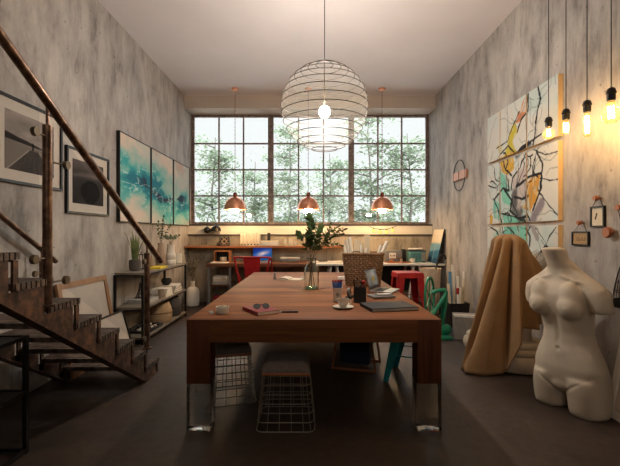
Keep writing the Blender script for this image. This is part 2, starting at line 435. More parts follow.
# outdoors
struct('ground', MB().bb(-40, 40, 8.3, 60, -.6, -.5), M('bounce_ground', (236, 233, 228), 0.9, var=0.1, scale=2))  # unseen ground, made near white to bounce daylight onto the ceiling
def make_tree(seed, h=4.9, spread=1.5, nl=2500):
    rd = random.Random(seed)
    tr = MB(); fo = MB()
    pts = [Vector((0, 0, 0))]; p = Vector((0, 0, 0))
    for i in range(8):
        p = p+Vector((rd.uniform(-.07, .07), rd.uniform(-.07, .07), h/8)); pts.append(p.copy())
    tr.tube(pts, [.07*(1-i/9.5) for i in range(9)], 6)
    tips = []
    for b in range(26):
        t = rd.uniform(.22, .97); z = h*t; base = pts[min(7, int(t*8))].lerp(pts[min(8, int(t*8)+1)], t*8-int(t*8))
        a = rd.uniform(0, 2*PI); L = spread*(1.15-t*.75)*rd.uniform(.6, 1.1)
        q = [base]; d = Vector((math.cos(a), math.sin(a), rd.uniform(.15, .55)))
        for s in range(4):
            q.append(q[-1]+d.normalized()*L/4); d += Vector((rd.uniform(-.3, .3), rd.uniform(-.3, .3), rd.uniform(-.12, .1)))
        tr.tube(q, [.024, .02, .015, .01, .005], 5)
        for s in (2, 3, 4): tips.append((q[s], L))
        for s in (1, 2, 3):
            d2 = Vector((rd.uniform(-1, 1), rd.uniform(-1, 1), rd.uniform(0, .4))).normalized()
            e = q[s]+d2*L*.4; tr.tube([q[s], e], [.01, .004], 4); tips.append((e, L)); tips.append((q[s].lerp(e, .6), L))
    for i in range(nl):
        c, L = rd.choice(tips); s = .30
        p = c+Vector((rd.gauss(0, s*.75), rd.gauss(0, s*.75), rd.gauss(0, .09)))
        d = Vector((rd.uniform(-1, 1), rd.uniform(-1, 1), rd.uniform(-.6, .3)))
        n = Vector((rd.uniform(-.5, .5), rd.uniform(-.5, .5), 1)); l = rd.uniform(.10, .19)
        d.normalize(); b = d.cross(n).normalized()
        fo.poly([p, p+d*l*.5+b*l*.3, p+d*l, p+d*l*.5-b*l*.3])
    return tr.mesh('trunk', m_trunk), fo.mesh('foliage', m_tree, False)
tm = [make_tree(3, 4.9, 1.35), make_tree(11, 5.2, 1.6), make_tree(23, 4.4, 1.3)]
tspec = [(0, 216, 12.5, .98, 0, 'pale tree with airy crown outside left end of window'),
         (2, 252, 14.5, 1.0, 1.1, 'low pale tree between the two left pendants outside window'),
         (1, 291, 12.8, .98, 2.0, 'pale tree standing outside left of the mesh globe lamp'),
         (2, 333, 14.6, 1.08, 4.0, 'pale tree behind the window post right of the middle pendant'),
         (1, 371, 12.6, 1.06, .4, 'tallest pale tree outside behind the right copper pendant'),
         (0, 408, 13.2, 1.05, 3.3, 'pale tree outside the right end of window')]
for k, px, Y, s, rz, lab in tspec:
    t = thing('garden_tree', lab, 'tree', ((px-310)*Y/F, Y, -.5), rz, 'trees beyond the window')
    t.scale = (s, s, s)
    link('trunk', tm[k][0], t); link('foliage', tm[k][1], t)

# ------------------------------------------------------------------ noise for painted things
def vnoise(x, y, seed=0):
    xi = np.floor(x).astype(int); yi = np.floor(y).astype(int); xf = x-xi; yf = y-yi
    def h(a, b):
        n = (a*374761393+b*668265263+seed*982451653) & 0x7fffffff
        n = ((n ^ (n >> 13))*1274126177) & 0x7fffffff
        return ((n ^ (n >> 16)) & 0xffff)/65535.0
    u = xf*xf*(3-2*xf); v = yf*yf*(3-2*yf)
    return (h(xi, yi)*(1-u)+h(xi+1, yi)*u)*(1-v)+(h(xi, yi+1)*(1-u)+h(xi+1, yi+1)*u)*v
def fbm(x, y, seed=0, o=5):
    s = 0*x; a = .5
    for i in range(o): s = s+a*vnoise(x*2**i, y*2**i, seed+i*17); a *= .5
    return s/(1-.5**o)
def sst(a, b, x):
    t = np.clip((x-a)/(b-a), 0, 1); return t*t*(3-2*t)
def mixn(c, col, f):
    f = np.clip(f, 0, 1)[..., None]; return c*(1-f)+np.array(col)*f
def painted(name, parent, o, u, v, nu, nv, fn, mat=None):
    """grid from corner o along u and v; fn(S,T) with S,T in 0..1 gives sRGB 0..255"""
    o, u, v = Vector(o), Vector(u), Vector(v)
    S, T = np.meshgrid(np.linspace(0, 1, nu+1), np.linspace(0, 1, nv+1))
    co_ = np.array(o)[None, None]+S[..., None]*np.array(u)+T[..., None]*np.array(v)
    vs = co_.reshape(-1, 3)
    idx = np.arange((nu+1)*(nv+1)).reshape(nv+1, nu+1)
    fs = np.stack([idx[:-1, :-1], idx[:-1, 1:], idx[1:, 1:], idx[1:, :-1]], -1).reshape(-1, 4)
    me = bpy.data.meshes.new(name); me.from_pydata(vs.tolist(), [], fs.tolist())
    c = np.clip(fn(S, T), 0, 255)/255.0
    c = np.where(c <= .04045, c/12.92, ((c+.055)/1.055)**2.4).reshape(-1, 3)
    a = me.color_attributes.new('paint', 'FLOAT_COLOR', 'POINT')
    a.data.foreach_set('color', np.concatenate([c, np.ones((len(c), 1))], 1).ravel().astype(np.float32))
    me.materials.append(mat or m_paint)
    return link(name, me, parent)

# ------------------------------------------------------------------ long table
TZ = .75; TX0, TX1, TY0, TY1 = -.828, .882, 2.68, 5.92; LG = .158
tb = thing('work_table', 'long thick-topped brown wooden work table on glass block feet', 'table', (0, 0, 0))
part('tabletop', MB().bb(TX0+.002, TX1-.002, TY0+.002, TY1-.002, TZ-.155, TZ, bevel=.003), m_tw_x, tb)
for sx in (0, 1):
    for sy in (0, 1):
        xa = TX0 if sx == 0 else TX1-LG; ya = TY0 if sy == 0 else TY1-LG
        lg = part('leg', MB().bb(xa, xa+LG, ya, ya+LG, .32, TZ-.0008, bevel=.002), m_tw_z, tb)
        part('foot', MB().bb(xa, xa+LG, ya, ya+LG, 0.001, .3195, bevel=.002), m_glassblk, lg, 'clear glass block foot')

# ------------------------------------------------------------------ staircase
st = thing('metal_staircase', 'rusty open steel staircase with round handrails and glass side panels', 'staircase', (0, 0, 0))
SL = .595; XR, XL = -1.455, -2.23
def zk(k): return .92-.157*k
def yk(k): return 2.54+.264*k
KS = list(range(-9, 6))
tread = None
for k in KS:
    mb = MB(); nb = 8; d = .30/nb
    for j in range(nb):
        y = -.30+d*(j+.5); mb.box(((XL+XR)/2, y, -.018), (XR-XL, d*.72, .036))
    mb.bb(XL+.02, XR-.03, -.012, 0, -.05, -.002)
    if tread is None: tread = mb.mesh('tread', m_tread, False)
    else: mb.bm.free()
    o = link('tread', tread, st); o.location = (0, yk(k), zk(k))
for side, x in ((0, XR), (1, XL)):
    mb = MB(); th = .014; xa, xb = (x-.05, x-.05+th) if side == 0 else (x+.03, x+.03+th)
    if side == 0: xa, xb = x-.02, x-.006
    else: xa, xb = x+.006, x+.02
    ybot = lambda y: SL*(3.57-y)
    for k in KS:
        y1 = yk(k)-.075; y0 = yk(k-1)-.075
        z = zk(k)-.04
        b0, b1 = max(ybot(y0), 0), max(ybot(y1), 0)
        mb.slab([(xa, y0, b0), (xa, y1, b1), (xa, y1, z), (xa, y0, z)], (xb-xa, 0, 0))
        mb.bb(xa, xb, yk(k)-.042, yk(k)-.008, max(zk(k+1)-.05, 0), z)     # bracket under the nose
        mb.bb(xa, xb, y1, yk(k)-.008, max(zk(k+1)-.09, ybot(yk(k)), 0), max(zk(k+1)-.04, .02))
    yA, yBt = yk(KS[0]-1)-.075, 3.57
    fx0, fx1 = (x-.075, x-.004) if side == 0 else (x+.004, x+.075)
    mb.slab([(fx0, yA, ybot(yA)-.012), (fx0, yBt, .0), (fx0, yBt+.02, .0), (fx0, yA, ybot(yA)+.006)], (fx1-fx0, 0, 0))
    mb.bb(fx0, fx1, 3.55, 3.84, 0.0, .012)
    part('stringer', mb, m_rust, st, smooth=False)
def rail(x, ya, yb, yc, zc, r):
    f = lambda y: zc+SL*(yc-y)
    return MB().tube([(x, y, f(y)) for y in np.linspace(ya, yb, 12)], r, 16), f
mb, fr_ = rail(XR, .1, 3.9, 2.23, 2.05, .0255)
part('handrail', mb, m_rail, st)
mb, fl_ = rail(-2.255, .1, 3.55, 3.55, 1.08, .0225)
hl = part('handrail', mb, m_rail, st)
def newel(x, y, z0, z1, f, clamps, r=.025):
    mb = MB().cyl((x, y, z0), (x, y, z1), r, seg=18); mb.cyl((x, y, z1-.001), (x, y, f(y)), .009, seg=10)
    mb.cyl((x, y, z0), (x, y, z0+.012), r*1.7, seg=18)
    o = part('newel_post', mb, m_rail, st)
    for dy, z in clamps:
        c = MB().cyl((x, y, z), (x, y+dy, z), .006, seg=10)
        c.cyl((x+.002, y+dy, z), (x+.024, y+dy, z), .025, seg=18)
        part('glass_clamp', c, m_brass, o, 'brass disc clamp holding the glass')
newel(XR-.012, 2.235, .92, 1.93, fr_, [(-.118, 1.868), (.155, 1.735), (-.125, 1.19), (.15, 1.05)])
newel(XR-.012, 3.60, .29, 1.15, fr_, [(-.09, .40), (-.09, 1.08)])
newel(XR-.012, .78, 1.79, 2.80, fr_, [(-.12, 2.7), (.12, 2.6)])
newel(-2.225, 3.32, .45, 1.10, fl_, [(-.1, 1.0)], .02)
newel(-2.225, 2.0, 1.26, 1.87, fl_, [(-.1, 1.8)], .02)
def glassp(y0, y1, top0, hgt):
    z0 = fr_(y0)-top0; z1 = fr_(y1)-top0
    part('glass_panel', MB().slab([(XR+.006, y0, z0-hgt), (XR+.006, y1, z1-hgt), (XR+.006, y1, z1), (XR+.006, y0, z0)], (.008, 0, 0)), m_railglass, st, 'clear glass side panel', smooth=False)
glassp(.85, 2.13, .125, .86); glassp(2.36, 3.51, .105, .86)

# rack below the stairs
rk = thing('metal_rack', 'black metal rack standing under the staircase at bottom left', 'rack', (-1.935, 2.02, 0))
fx, fy = .215, .40
fr = MB()
for sx in (-1, 1):
    for sy in (-1, 1): part('post', MB().bb(sx*fx-.012, sx*fx+.012, sy*fy-.012, sy*fy+.012, 0, .71), m_black, rk, smooth=False)
for z in (.02, .37, .70):
    mb = MB()
    for s in (-1, 1):
        mb.bb(s*fx-.01, s*fx+.01, -fy+.012, fy-.012, z-.012, z+.01); mb.bb(-fx+.012, fx-.012, s*fy-.01, s*fy+.01, z-.012, z+.01)
    if z > .1: mb.bb(-fx+.01, fx-.01, -fy+.01, fy-.01, z-.006, z+.004)
    part('shelf', mb, m_black, rk, smooth=False)
zz = .381
for i, (h, c, lab) in enumerate([(.03, m_redb, 'red book at bottom of pile on the black rack'), (.028, m_paper2, 'cream book in middle of pile on the black rack'), (.032, m_grey, 'grey book on top of pile on the black rack')]):
    b = thing('book', lab, 'book', (-1.90, 2.13, zz), .1-.12*i, 'books on the black rack')
    part('cover', MB().bb(-.11, .11, -.15, .15, 0, .004).bb(-.11, .11, -.15, .15, h-.004, h).bb(-.11, -.106, -.15, .15, .004, h-.004), c, b, smooth=False)
    part('pages', MB().bb(-.105, .105, -.145, .145, .004, h-.004), m_paper, b, smooth=False)
    zz += h+.0005

# ------------------------------------------------------------------ framed photographs, left wall
def frame_wall(name, lab, y0, y1, z0, z1, bw, matw, fn, x=-W, group=None, fm=None):
    t = thing(name, lab, 'picture', (x, (y0+y1)/2, (z0+z1)/2), 0, group)
    hy, hz = (y1-y0)/2, (z1-z0)/2; d = .03
    mb = MB(); mb.bb(.001, d, -hy, -hy+bw, -hz, hz).bb(.001, d, hy-bw, hy, -hz, hz).bb(.001, d, -hy+bw, hy-bw, -hz, -hz+bw).bb(.001, d, -hy+bw, hy-bw, hz-bw, hz)
    part('frame', mb, fm or m_black, t, smooth=False)
    part('mat_board', MB().bb(.002, .012, -hy+bw, hy-bw, -hz+bw, hz-bw), m_matw, t, smooth=False)
    iy, iz = hy-bw-matw, hz-bw-matw
    painted('print', t, (.0135, -iy, -iz), (0, 2*iy, 0), (0, 0, 2*iz), 90, 76, fn, m_photo)
    part('glazing', MB().bb(.020, .022, -hy+bw, hy-bw, -hz+bw, hz-bw), m_picglass, t, smooth=False)
    return t
def pier(S, T):
    c = np.full(S.shape+(3,), 0.)+np.array([150, 140, 134])
    n = fbm(S*2.2, T*6, 4)
    g = 95+95*n+25*(T-.6); c = np.stack([g*1.02, g*.95, g*.9], -1)
    hill = .62-.20*S+.03*fbm(S*6, S*0, 9); c = mixn(c, (52, 47, 46), sst(.01, -.01, T-hill)*sst(.0, .02, T-(.50-.06*S)))
    c = mixn(c, (128, 118, 110), sst(.01, -.02, T-(.50-.06*S)))
    # pier
    v = np.clip(T/.42, 0, 1); half = .52*(1-v)+.09*v; cx = .56
    inside = sst(.012, -.012, np.abs(S-cx)-half)*sst(.0, -.02, T-.42)
    u = (S-cx)/half; lines = (np.abs(np.sin(u*22)) < .18)
    pc = 58+34*fbm(u*14, T*3, 2); pcol = np.stack([pc, pc*.93, pc*.88], -1)
    pcol = mixn(pcol, (30, 26, 26), lines*.6)
    c = c*(1-inside[..., None])+pcol*inside[..., None]
    rim = np.exp(-((np.abs(S-cx)-half)/.014)**2)*sst(.0, -.02, T-.42); c = mixn(c, (196, 184, 172), rim*.8)
    fig = ((np.abs(S-.53) < .015) & (T > .42) & (T < .54)); c = mixn(c, (24, 22, 22), fig*1.)
    return c
def dunes(S, T):
    g = 40+30*fbm(S*3, T*3, 8)+40*sst(.55, .95, T)
    band = np.exp(-((T-(.62+.08*S+.05*fbm(S*4, T*0, 3)))/.06)**2)*40
    rock = sst(.02, -.02, np.hypot(S-.55, (T-.3)*1.1)-.28-.05*fbm(S*8, T*8, 5)); g = (g+band)*(1-.55*rock)
    return np.stack([g*1.02, g*.93, g*.9], -1)
frame_wall('framed_photo', 'large black framed pier photograph behind the stair handrail', 2.94, 3.74, 1.72, 2.395, .022, .085, pier)
frame_wall('framed_photo', 'smaller black framed dark photograph between pier picture and turquoise paintings', 3.81, 4.61, 1.52, 2.172, .022, .085, dunes)

# turquoise triptych
def ocean(Yw, Zw):
    u = (Yw-4.83)/2.85; v = (Zw-1.465)/1.105
    n = fbm(u*7, v*4, 1); n2 = fbm(u*16, v*10, 6); n3 = fbm(u*4+n*1.5, v*3+n2, 12)
    c = np.full(u.shape+(3,), 0.)+np.array([214, 194, 176])
    c = mixn(c, (186, 194, 182), sst(.40, .62, n3)*.8)
    mid = .43+.10*np.sin(u*5+.6)-.06*u
    dist = np.abs(v-mid)+.42*(n-.5)+.18*(n2-.5)
    c = mixn(c, (126, 182, 172), sst(.44, .14, dist)*.9)
    c = mixn(c, (62, 162, 160), sst(.25, .03, dist+.25*(n2-.5)))
    c = mixn(c, (30, 118, 134), sst(.12, .0, dist+.3*(n3-.5)))
    line = .50-.15*u+.06*np.sin(u*9)
    dd = np.abs(v-line)+.18*(n2-.5)
    c = mixn(c, (34, 54, 74), sst(.055, .01, dd)*sst(.14, .3, u)*sst(.98, .8, u))
    c = mixn(c, (206, 150, 130), sst(.56, .72, n3)*sst(.30, .5, np.abs(v-.45))*.6)
    rid = np.abs(fbm(u*9+n*2, v*7, 31)-.5); c = mixn(c, (206, 222, 214), sst(.022, .004, rid)*sst(.34, .1, dist)*.8)
    return c
def canvas_left(y0, y1, lab):
    z0, z1 = 1.465, 2.57
    t = thing('wall_painting', lab, 'painting', (-W, (y0+y1)/2, (z0+z1)/2), 0, 'turquoise triptych on the left wall')
    hy, hz = (y1-y0)/2, (z1-z0)/2; bw = .012
    part('frame', MB().bb(.001, .045, -hy, -hy+bw, -hz, hz).bb(.001, .045, hy-bw, hy, -hz, hz).bb(.001, .045, -hy+bw, hy-bw, -hz, -hz+bw).bb(.001, .045, -hy+bw, hy-bw, hz-bw, hz), m_black, t, smooth=False)
    part('backing', MB().bb(.002, .036, -hy+bw, hy-bw, -hz+bw, hz-bw), m_canvas, t, smooth=False)
    painted('canvas', t, (.038, -hy+bw, -hz+bw), (0, 2*hy-2*bw, 0), (0, 0, 2*hz-2*bw), 110, 120,
            lambda S, T: ocean(y0+(y1-y0)*S, z0+(z1-z0)*T))
canvas_left(4.83, 5.77, 'nearest panel of the turquoise abstract triptych on left wall')
canvas_left(5.80, 6.72, 'middle panel of the turquoise abstract triptych on left wall')
canvas_left(6.75, 7.64, 'turquoise abstract panel closest to the window')

# frames leaning against the left wall
def leaning(name, lab, y0, y1, hgt, xt, xb, bw, fm, inner, d=.025):
    L = math.hypot(hgt, xt-xb); a = math.atan2(xb-xt, hgt)
    t = thing(name, lab, 'frame', (xb, (y0+y1)/2, 0.0), 0); t.rotation_euler = (0, -a, 0)
    hy = (y1-y0)/2
    part('frame', MB().bb(-d, 0, -hy, -hy+bw, 0, L).bb(-d, 0, hy-bw, hy, 0, L).bb(-d, 0, -hy+bw, hy-bw, 0, bw).bb(-d, 0, -hy+bw, hy-bw, L-bw, L), fm, t, smooth=False)
    part('panel', MB().bb(-d, -.012, -hy+bw, hy-bw, bw, L-bw), inner, t, smooth=False)
    return t
m_blank = M('blank_panel', (190, 178, 164), 0.7, var=0.1, scale=4)
leaning('leaning_frame', 'large light wooden frame with blank panel leaning on left wall', 3.64, 4.52, .86, -2.305, -2.15, .055, m_fwood, m_blank)
leaning('leaning_frame', 'small dark framed picture leaning in front of the wooden frame', 3.95, 4.62, .45, -2.16, -2.03, .02, m_black, m_blank)

# ------------------------------------------------------------------ low shelf on the left
sh = thing('low_shelf', 'low open shelf of grey boards on thin black metal posts by left wall', 'shelf', (-2.16, 5.66, 0))
sx0, sx1, sy0, sy1 = -.172, .18, -.91, .75
for x in (sx0+.012, sx1-.012):
    for y in (sy0+.012, sy1-.012):
        part('post', MB().bb(x-.012, x+.012, y-.012, y+.012, 0, .828), m_black, sh, smooth=False)
for z in (.055, .415, .83):
    o = part('board', MB().bb(sx0, sx1, sy0+.026, sy1-.026, z, z+.024), m_swood, sh, smooth=False)
    part('rim', MB().bb(sx1-.022, sx1-.002, sy0+.026, sy1-.026, z-.018, z-.001).bb(sx0+.026, sx1-.026, sy0+.002, sy0+.022, z-.018, z-.001), m_black, o, smooth=False)
ZT, ZM, ZBT = .8545, .4395, .0795

def lathe_thing(name, lab, cat, loc, prof, mat, seg=28, group=None, rz=0, cap1=True):
    return solo(name, MB().lathe(prof, seg, cap1=cap1), mat, lab, cat, loc, rz, group)
def vessel(ro, wall=.006):
    """close a profile (outer, bottom to top) with an inner wall"""
    inner = [(max(r-wall, .002), z) for r, z in reversed(ro)]; inner = [p for p in inner if p[1] > ro[0][1]+wall]
    inner.append((inner[-1][0], ro[0][1]+wall)) if inner else None
    return ro+inner
# snake plant
pp = Vector((-2.16, 5.00, ZT))
pp = Vector((-2.21, 5.05, ZT))
pot = solo('plant_pot', MB().lathe(vessel([(.05, 0), (.064, .01), (.07, .05), (.072, .10), (.066, .135), (.06, .14)], .008)), m_pot, 'dark grey round pot holding the snake plant on low shelf', 'pot', pp)
sp = thing('snake_plant', 'tall upright snake plant in dark pot on low shelf', 'plant', pp+Vector((0, 0, .10)))
solo('potting_soil', MB().cyl((0, 0, .012), (0, 0, .098), .05), M('soil', (50, 40, 34), .95), 'dark soil filling the snake plant pot', 'soil', pp)
rd = random.Random(4)
for i in range(9):
    a = i*2.4; r = .012+.02*rd.random(); lean = rd.uniform(.03, .11); h = rd.uniform(.24, .42); wd = rd.uniform(.020, .027)
    bx, by = r*math.cos(a), r*math.sin(a); mb = MB()
    ring = []
    for s in range(9):
        t = s/8; c = Vector((bx+lean*t*t*math.cos(a), by+lean*t*t*math.sin(a), t*h))
        tw = a+.6*t; ww = wd*(1-t**3)*(.6+.4*min(1, t*3))+.0008
        ring.append((c+Vector((-math.sin(tw), math.cos(tw), 0))*ww, c+Vector((math.cos(tw), math.sin(tw), 0))*.004, c-Vector((-math.sin(tw), math.cos(tw), 0))*ww))
    vs = [[mb.bm.verts.new(p) for p in q] for q in ring]
    for A, B in zip(vs, vs[1:]):
        for k in range(2): mb.bm.faces.new((A[k], A[k+1], B[k+1], B[k]))
    part('leaf', mb, m_snake, sp)
# small metal lantern frame
ln = thing('lantern', 'thin black wire lantern beside the snake plant', 'lantern', (-2.225, 5.27, ZT))
mb = MB()
for sx in (-1, 1):
    for sy in (-1, 1): mb.tube([(sx*.045, sy*.045, .004), (sx*.03, sy*.03, .19)], .005, 6)
for z, s in ((.005, .045), (.19, .03)): mb.tube([(s, s, z), (-s, s, z), (-s, -s, z), (s, -s, z)], .005, 6, closed=True)
part('wire_frame', mb, m_black, ln); part('base', MB().bb(-.045, .045, -.045, .045, 0, .008), m_black, ln, smooth=False)
part('ring', MB().tube([(0, .02*math.cos(a), .21+.02*math.sin(a)) for a in np.linspace(0, 2*PI, 13)[:-1]], .003, 6, closed=True), m_black, ln)
b = thing('yellow_notebook', 'bright yellow notebook lying on low shelf top behind handrail post', 'notebook', (-2.06, 5.42, ZT), .05)
part('cover', MB().bb(-.08, .08, -.15, .15, 0, .003).bb(-.08, .08, -.15, .15, .019, .022).bb(-.08, -.076, -.15, .15, .003, .019), m_yellow, b, smooth=False)
part('pages', MB().bb(-.075, .078, -.147, .147, .003, .019), m_yellow, b, smooth=False)
# vases on the shelf
m_tan = M('tan_ceramic', (168, 146, 124), .6, var=.06)
v1 = Vector((-2.2, 5.90, ZT))
solo('tan_vase', MB().lathe(vessel([(.055, 0), (.075, .04), (.078, .12), (.06, .2), (.045, .26), (.042, .30), (.047, .33)])), m_tan, 'tall tan vase on low shelf holding eucalyptus sprigs', 'vase', v1)
def sprig(name, lab, cat, loc, stems, mleaf, LL, LW, seed, mstem=None, group=None):
    rd = random.Random(seed); t = thing(name, lab, cat, loc, 0, group); st_, lf = MB(), MB()
    for pts, nl, sp_ in stems:
        pts = [Vector(p) for p in pts]; fine = []
        for i in range(len(pts)-1):
            for k in range(6): fine.append(pts[i].lerp(pts[i+1], k/6))
        fine.append(pts[-1]); st_.tube(fine, [max(.0012, .0032*(1-i/len(fine)*.7)) for i in range(len(fine))], 5)
        for j in range(nl):
            tt = sp_+(1-sp_)*(j+.5)/nl; i = min(len(fine)-2, int(tt*(len(fine)-1)))
            p = fine[i]; d = (fine[i+1]-fine[i]).normalized(); a = j*2.4+rd.uniform(-.5, .5)
            o = d.orthogonal().normalized(); o = Matrix.Rotation(a, 3, d) @ o
            dd = (o*.8+d*.5+Vector((0, 0, .1))).normalized(); sc = rd.uniform(.7, 1.15)*(1.05-.4*tt)
            lf.leaf(p, dd, d+Vector((rd.uniform(-.3, .3), rd.uniform(-.3, .3), rd.uniform(-.3, .3))), LL*sc, LW*sc)
        lf.leaf(pts[-1], pts[-1]-pts[-2], Vector((0, 1, .3)), LL*.8, LW*.8)
    part('stem', st_, mstem or m_stem, t); part('leaves', lf, mleaf, t)
    return t
sprig('eucalyptus_sprig', 'dark eucalyptus sprigs standing in the tall tan shelf vase', 'plant', v1+Vector((0, 0, .02)),
      [([(0, 0, 0), (.0, .01, .3), (-.02, -.05, .48), (.0, -.10, .6)], 16, .45), ([(0, 0, 0), (.01, 0, .3), (.0, .05, .5), (.03, .02, .68)], 18, .45), ([(0, 0, 0), (0, -.01, .3), (.05, .1, .48), (.08, .13, .56)], 14, .45), ([(0, 0, 0), (0, -.01, .3), (.03, -.02, .5), (.04, -.03, .62)], 14, .45)], m_leaf3, .06, .04, 2)
v2 = Vector((-2.1, 6.03, ZT))
solo('ribbed_vase', MB().lathe(vessel([(.07, 0), (.074, .01), (.074, .07), (.071, .075), (.074, .08), (.074, .15), (.071, .155), (.064, .17), (.055, .19), (.054, .30), (.056, .305)])), m_ceram, 'white stepped vase with leafy sprigs on low shelf', 'vase', v2)
sprig('leafy_sprig', 'small leafy green sprigs in the white stepped vase', 'plant', v2+Vector((0, 0, .03)),
      [([(0, 0, 0), (0, 0, .27), (.05*math.cos(a), .05*math.sin(a), .36), (.11*math.cos(a), .11*math.sin(a), .40)], 10, .6) for a in (0, 1.3, 2.5, 3.7, 5.0)], m_leaf3, .055, .04, 8)
solo('white_planter', MB().lathe(vessel([(.072, 0), (.08, .006), (.082, .14), (.08, .155)])), m_ceram, 'plain white cylindrical planter at far end of low shelf', 'planter', (-2.1, 6.30, ZT))
twb = solo('bud_vase', MB().lathe(vessel([(.025, 0), (.035, .02), (.03, .08), (.012, .12), (.014, .15)], .004), 18), m_tan, 'slim brown bud vase behind the handrail post on low shelf', 'vase', (-2.2, 5.55, ZT))
sprig('dried_bud', 'dried bud stem in the slim brown bud vase', 'dried flower', (-2.2, 5.55, ZT+.01), [([(0, 0, 0), (0, 0, .12), (.01, -.02, .25)], 4, .6)], m_stem, .03, .02, 3)
# middle shelf
tw = thing('tower_figurine', 'small dark lattice tower figurine on middle board of low shelf', 'figurine', (-2.215, 5.22, ZM+.0445))
part('base', MB().bb(-.05, .05, -.05, .05, 0, .008), m_black, tw, smooth=False)
for sx in (-1, 1):
    for sy in (-1, 1): part('leg', MB().tube([(sx*.042, sy*.042, .008), (sx*.026, sy*.026, .05), (sx*.012, sy*.012, .11), (sx*.004, sy*.004, .2)], [.008, .007, .005, .003], 6), m_black, tw)
part('platform', MB().bb(-.03, .03, -.03, .03, .05, .057).bb(-.017, .017, -.017, .017, .105, .111), m_black, tw, smooth=False)
part('spire', MB().cyl((0, 0, .19), (0, 0, .235), .004, .001, 8), m_black, tw)
bx = thing('flat_box', 'low pale grey box under the tower figurine on low shelf', 'box', (-2.17, 5.22, ZM))
part('body', MB().bb(-.13, .13, -.17, .17, 0, .036), m_lgrey, bx, smooth=False); part('lid', MB().bb(-.133, .133, -.173, .173, .0365, .044), m_lgrey, bx, smooth=False)
def book(lab, loc, rz, wx, wy, h, cm, group=None, name='book'):
    b = thing(name, lab, 'book', loc, rz, group)
    part('cover', MB().bb(-wx/2, wx/2, -wy/2, wy/2, 0, .003).bb(-wx/2, wx/2, -wy/2, wy/2, h-.003, h).bb(-wx/2, -wx/2+.003, -wy/2, wy/2, .003, h-.003), cm, b, smooth=False)
    part('pages', MB().bb(-wx/2+.003, wx/2-.004, -wy/2+.004, wy/2-.004, .003, h-.003), m_paper, b, smooth=False)
    return b
z = ZM
for i, (h, lab) in enumerate([(.03, 'white book at bottom of the white pile on low shelf'), (.026, 'white book second from bottom of the white pile on low shelf'), (.028, 'white book third from bottom of the white pile on low shelf'), (.024, 'white book topmost of the white pile on low shelf')]):
    book(lab, (-2.1, 5.68, z), .05*(i-1.5), .22, .24, h, m_paper, 'white books on the low shelf'); z += h+.0005
solo('glass_tumbler', MB().lathe(vessel([(.036, 0), (.04, .06), (.042, .12)], .003), 20), m_tan, 'small tan beaker beside the white books on low shelf', 'beaker', (-2.03, 5.46, ZM))
z = ZM
for i, (h, c, lab) in enumerate([(.03, m_blackp, 'black folder at bottom of far pile on low shelf'), (.028, m_paper2, 'pale folder second in far pile on low shelf'), (.022, m_grey, 'grey folder third in far pile on low shelf'), (.026, m_paper, 'white folder on top of far pile on low shelf')]):
    book(lab, (-2.12, 6.08, z), .06*(i-1), .24, .34, h, c, 'folders on the low shelf'); z += h+.0005
mb = MB().lathe(vessel([(.025, 0), (.05, .01), (.075, .05), (.075, .085), (.06, .10)], .006))
solo('black_bowl', mb, m_blackp, 'small black bowl on top of the far folder pile', 'bowl', (-2.16, 6.02, z))
# bottom shelf
def wbasket(name, lab, loc, r, h, mat, mband):
    t = thing(name, lab, 'basket', loc)
    prof = []; n = 18
    for i in range(n+1):
        u = i/n; rr = r*(.78+.22*math.sin(PI*(.15+.8*u)))*(1-.12*u*u); prof.append((rr+.004*(i % 2), u*h))
    part('body', MB().lathe(vessel(prof, .012), 36), mat, t)
    part('band', MB().lathe([(prof[9][0]+.0055, h*.47), (prof[9][0]+.008, h*.5), (prof[9][0]+.0055, h*.53)], 36, cap0=False, cap1=False), mband, t)
    part('rim', MB().tube([(prof[-1][0]*math.cos(a), prof[-1][0]*math.sin(a), h) for a in np.linspace(0, 2*PI, 37)[:-1]], .009, 6, closed=True), mband, t)
    for s in (-1, 1):
        part('handle', MB().tube([(.05*math.cos(a), s*(prof[-1][0]+.004), h+.035*math.sin(a)) for a in np.linspace(0, PI, 9)], .006, 6), mband, t)
    return t
wbasket('woven_basket', 'round pale woven basket on bottom board of low shelf', (-2.14, 5.68, ZBT), .178, .27, m_wick2, m_wick)
wbasket('woven_basket', 'dark grey woven basket at far end of low shelf bottom board', (-2.145, 6.10, ZBT), .18, .275, m_wickd, m_wickd)
tray = solo('dark_tray', MB().bb(-.15, .15, -.24, .24, 0, .01).bb(-.15, -.14, -.24, .24, .01, .03).bb(.14, .15, -.24, .24, .01, .03).bb(-.14, .14, -.24, -.23, .01, .03).bb(-.14, .14, .23, .24, .01, .03), m_blackp, 'dark tray of stones on bottom board of low shelf', 'tray', (-2.15, 5.20, ZBT), smooth=False)
rd = random.Random(9)
def rock(seed, r):
    rr = random.Random(seed); mb = MB().ball((0, 0, r*.55), (r, r*.75, r*.55), 10, 7)
    for v in mb.bm.verts: v.co += Vector((rr.uniform(-1, 1), rr.uniform(-1, 1), rr.uniform(-.5, .5)))*r*.10
    return mb
m_rock = M('dark_stone', (60, 55, 52), .8, var=.3); m_rockp = M('pale_stone', (196, 186, 174), .75, var=.2)
rk_d = rock(1, .042).mesh('stone', m_rock, True); rk_p = rock(2, .034).mesh('stone', m_rockp, True)
for i in range(15):
    pale = i in (1, 4, 8, 11, 13)
    o = link('stone', rk_p if pale else rk_d)
    x = -2.15+(-.095+.095*(i % 3)); y = 5.20-.18+.09*(i//3)
    o.location = (x+rd.uniform(-.01, .01), y+rd.uniform(-.008, .008), ZBT+.0115); o.rotation_euler = (0, 0, rd.uniform(0, 6))
    tag(o, 'pale stone lying in the dark tray on low shelf' if pale else 'dark stone lying in the dark tray on low shelf', 'stone', 'pale stones in the tray' if pale else 'dark stones in the tray')
